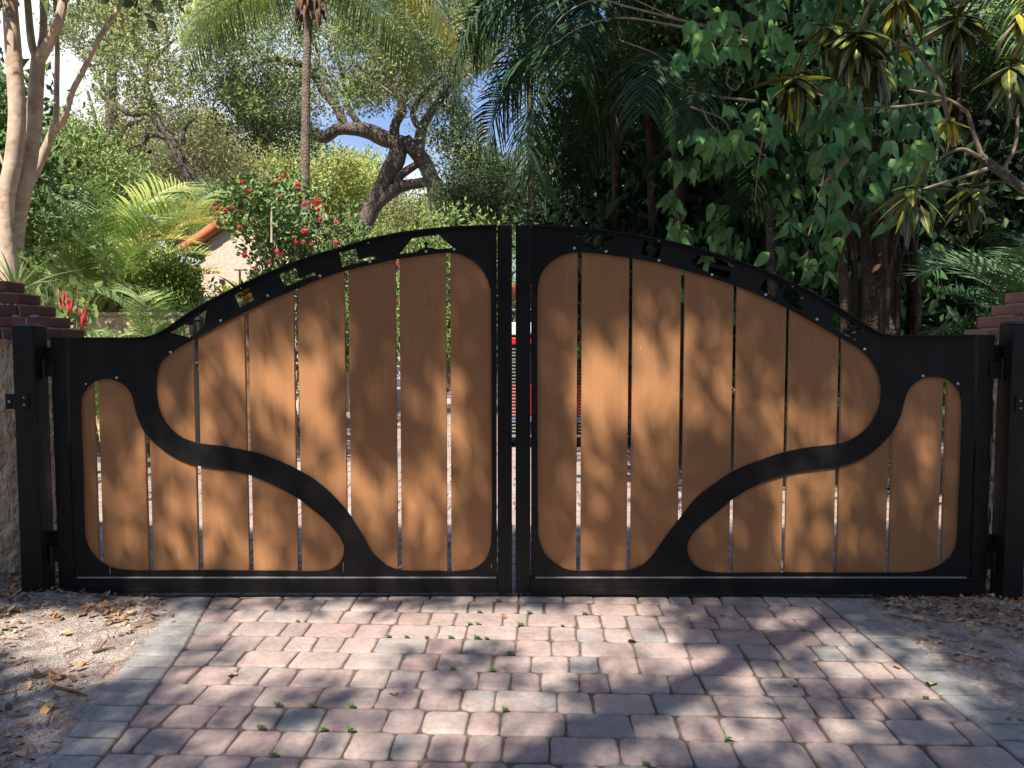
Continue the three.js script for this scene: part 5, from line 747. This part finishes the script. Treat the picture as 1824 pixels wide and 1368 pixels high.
// ---------------------------------------------------------------- small things on the ground
{
  const r = rngOf(301), lg = [leafGeo(0.05, 0.024, { curl: 0.5, fold: 0.5, seg: 3 }), leafGeo(0.042, 0.026, { curl: -0.4, fold: 0.2, seg: 3 })], LC = [[0.30, 0.15, 0.07], [0.40, 0.20, 0.08], [0.20, 0.10, 0.05], [0.42, 0.30, 0.18], [0.16, 0.09, 0.055], [0.14, 0.08, 0.05], [0.34, 0.27, 0.20], [0.48, 0.22, 0.07], [0.22, 0.15, 0.10]];
  lg.forEach((g, gi) => {
    const list = [], col = [];
    for (let k = 0; k < 8000; k++) {
      const side = r() < 0.62 ? -1 : 1, z = side < 0 ? lerp(-0.25, 2.2, Math.pow(r(), 1.1)) : lerp(-0.4, 1.6, Math.pow(r(), 1.5)), e = side < 0 ? -edgeL(z) : edgeR(z), d = Math.pow(r(), 0.8) * 1.62 - 0.12, x = side * (e + 0.02 + d);
      const dens = smooth(-0.12, 0.22, fbm(x * 2.2, 7, z * 2.2, 3)) + (side < 0 ? smooth(0.6, -0.1, z) * 0.5 + smooth(0.7, 1.3, z) * 0.4 : smooth(0.5, -0.1, z)); if (r() > dens * (d < 0 ? 0.06 : 0.1 + smooth(0, 0.22, d))) continue;
      list.push(new THREE.Matrix4().compose(V(x, Math.max(groundY(x, z), -0.01) + 0.008 + 0.008 * r(), z), new THREE.Quaternion().setFromEuler(new THREE.Euler(-Math.PI / 2 + (r() - 0.5) * 0.6, (r() - 0.5) * 0.6, r() * 6.283, 'YXZ')), V(1, 1, 1).multiplyScalar(0.22 + 0.8 * Math.pow(r(), 2)))); col.push(tint(LC[Math.floor(r() * LC.length)], r, 0.3));
    }
    const o = copies('leaf_litter', g, whiteMatt, list, scene, col); o.name = numbered('leaf_litter'); Object.assign(o.userData, { label: gi ? 'scattered broad dry brown leaves on the bare soil beside the drive' : 'scattered narrow dry brown leaves on the bare soil beside the drive', category: 'leaf litter' });
  });
  { // bits of twig and straw
    const list = [], col = [], g = new THREE.CylinderGeometry(0.0012, 0.0018, 0.09, 4).rotateZ(Math.PI / 2);
    for (let k = 0; k < 800; k++) { const side = r() < 0.62 ? -1 : 1, z = lerp(-0.3, 2.2, r()), x = side * ((side < 0 ? -edgeL(z) : edgeR(z)) + 0.03 + 1.5 * r()); if (fbm(x * 2.2, 7, z * 2.2, 3) < -0.05) continue; list.push(new THREE.Matrix4().compose(V(x, groundY(x, z) + 0.005, z), new THREE.Quaternion().setFromEuler(new THREE.Euler(0, r() * 6.28, (r() - 0.5) * 0.2, 'YXZ')), V(0.4 + 1.1 * r(), 0.7 + r(), 0.7 + r()))); col.push(tint([0.17, 0.11, 0.07], r, 0.4)); }
    const o = copies('twig_litter', g, whiteMatt, list, scene, col); Object.assign(o.userData, { label: 'fine twigs and straw strewn over the bare soil beside the drive', category: 'twigs' });
  }
  { // pebbles and crumbs
    const list = [], col = [], g = new THREE.IcosahedronGeometry(0.006, 0);
    for (let k = 0; k < 1300; k++) { const side = r() < 0.55 ? -1 : 1, z = lerp(-0.2, 2.2, r()), x = side * ((side < 0 ? -edgeL(z) : edgeR(z)) + 0.03 + 1.5 * r()); list.push(pose(V(x, groundY(x, z) + 0.002, z), r, 0.3 + 1.2 * Math.pow(r(), 3), 6)); col.push(tint([0.40, 0.36, 0.32], r, 0.35, 0.05)); }
    const o = copies('soil_crumbs', g, whiteMatt, list, scene, col); Object.assign(o.userData, { label: 'small pebbles and soil crumbs on the bare ground beside the drive', category: 'pebbles' });
  }
  const sticks = [[[165, 1156], [185, 1150], [205, 1146], 0.006, 'short dark stick on the soil left of the grey edging'], [[1585, 1088], [1622, 1096], [1672, 1106], 0.003, 'long thin bent twig lying on the soil by the right edging'], [[95, 1215], [140, 1226], [155, 1232], 0.005, 'dark brown twig among dry leaves at the lower left']];
  for (const [a, b, c, rad, label] of sticks) { const q = [a, b, c].map(([x, y]) => { const p = G(x, y, 0.02); return V(p.x, Math.max(groundY(p.x, p.z), 0) + rad, p.z); }), o = taper(q, [rad, rad * 1.1, rad * 0.5], 8, 6, 0.25, rad * 900), m = part(numbered('stick'), o, M.fibre, scene); Object.assign(m.userData, { label, category: 'stick' }); }
  const fl = [[1658, 1224, 'pale yellow fallen leaf on the right grey edging', [0.62, 0.50, 0.14], 1.5], [1602, 1195, 'orange brown fallen leaf on the pavers near the right edging', [0.46, 0.22, 0.06], 1.0], [1427, 1226, 'rusty fallen leaf in a joint right of the drive centre', [0.36, 0.15, 0.05], 0.9], [1117, 1143, 'tan curled leaf on the pavers right of centre below the gate', [0.34, 0.28, 0.17], 1.1], [704, 1243, 'light brown fallen leaf on a dark paver left of centre', [0.36, 0.26, 0.16], 1.2], [896, 1100, 'tiny red brown leaf on the pavers below where the leaves meet', [0.42, 0.12, 0.06], 0.8], [422, 1206, 'tan fallen leaf on the pavers near the left edging', [0.42, 0.31, 0.20], 1.1], [277, 1098, 'yellow fallen leaf on the soil beside the left edging', [0.58, 0.42, 0.08], 1.1], [138, 1107, 'yellow green fallen leaf on the bare soil at left', [0.38, 0.40, 0.10], 1.1], [97, 1257, 'mustard yellow curled leaf on the soil at the lower left', [0.56, 0.38, 0.10], 1.5]];
  for (const [x, y, label, c, s] of fl) { const p = G(x, y), m = shade(new THREE.Mesh(leafGeo(0.052 * s, 0.026 * s, { curl: 0.6, fold: 0.5, seg: 4 }), std({ color: rgb(...c), roughness: 0.8, side: THREE.DoubleSide }))); m.name = numbered('fallen_leaf'); m.position.set(p.x, Math.max(groundY(p.x, p.z), 0) + 0.010, p.z); m.rotation.order = 'YXZ'; m.rotation.set(-Math.PI / 2, x, 0.15); m.userData = { label, category: 'fallen leaf' }; scene.add(m); }
  // weeds
  const wd = new THREE.Group(), wm = [leafMat(0.13, 0.26, 0.05), leafMat(0.18, 0.30, 0.06)], wl = leafGeo(0.016, 0.013, { seg: 3, curl: 0.4, tip: 0.7 }), tufts = [[], []];
  for (let k = 0; k < 16; k++) tufts[k % 2].push(strip(wl.clone()).scale(0.7 + 0.6 * r(), 0.7 + 0.6 * r(), 1).rotateX(-0.4 - 0.9 * r()).rotateY(r() * 6.28).translate((r() - 0.5) * 0.034, 0.002 + 0.010 * r(), (r() - 0.5) * 0.016));
  tufts.forEach((t, i) => { const m = shade(new THREE.Mesh(merge(t), wm[i])); m.name = 'leaves'; wd.add(m); });
  const spots = [[855, 1085], [886, 1080], [853, 1102], [838, 1107], [942, 1093], [927, 1109, 1.3], [1040, 1087], [693, 1129], [727, 1127, 0.8], [804, 1130], [851, 1130, 1.2], [910, 1153], [878, 1182], [804, 1204], [901, 1252], [631, 1250], [631, 1289, 1.1], [1144, 1340], [1001, 1105, 0.7], [503, 1245, 1.1], [561, 1248], [474, 1284, 1.1], [581, 1289], [495, 1331], [520, 1119, 0.8], [1293, 1107, 0.8], [1286, 1296], [1635, 1231, 0.8], [868, 1128, 0.7], [762, 1129, 0.7]];
  spots.forEach(([x, y, s = 1], i) => { const p = snapJoint(G(x, y)), w = wd.clone(); w.name = numbered('weed'); w.position.set(p.x, 0, p.z); w.rotation.y = (r() - 0.5) * 0.6; w.scale.setScalar(s * 0.62); w.userData = { label: 'tiny green weed sprouting from a joint between the pavers', category: 'weed', group: 'weeds in the paver joints' }; scene.add(w); });
}
renderer.render(scene, camera);
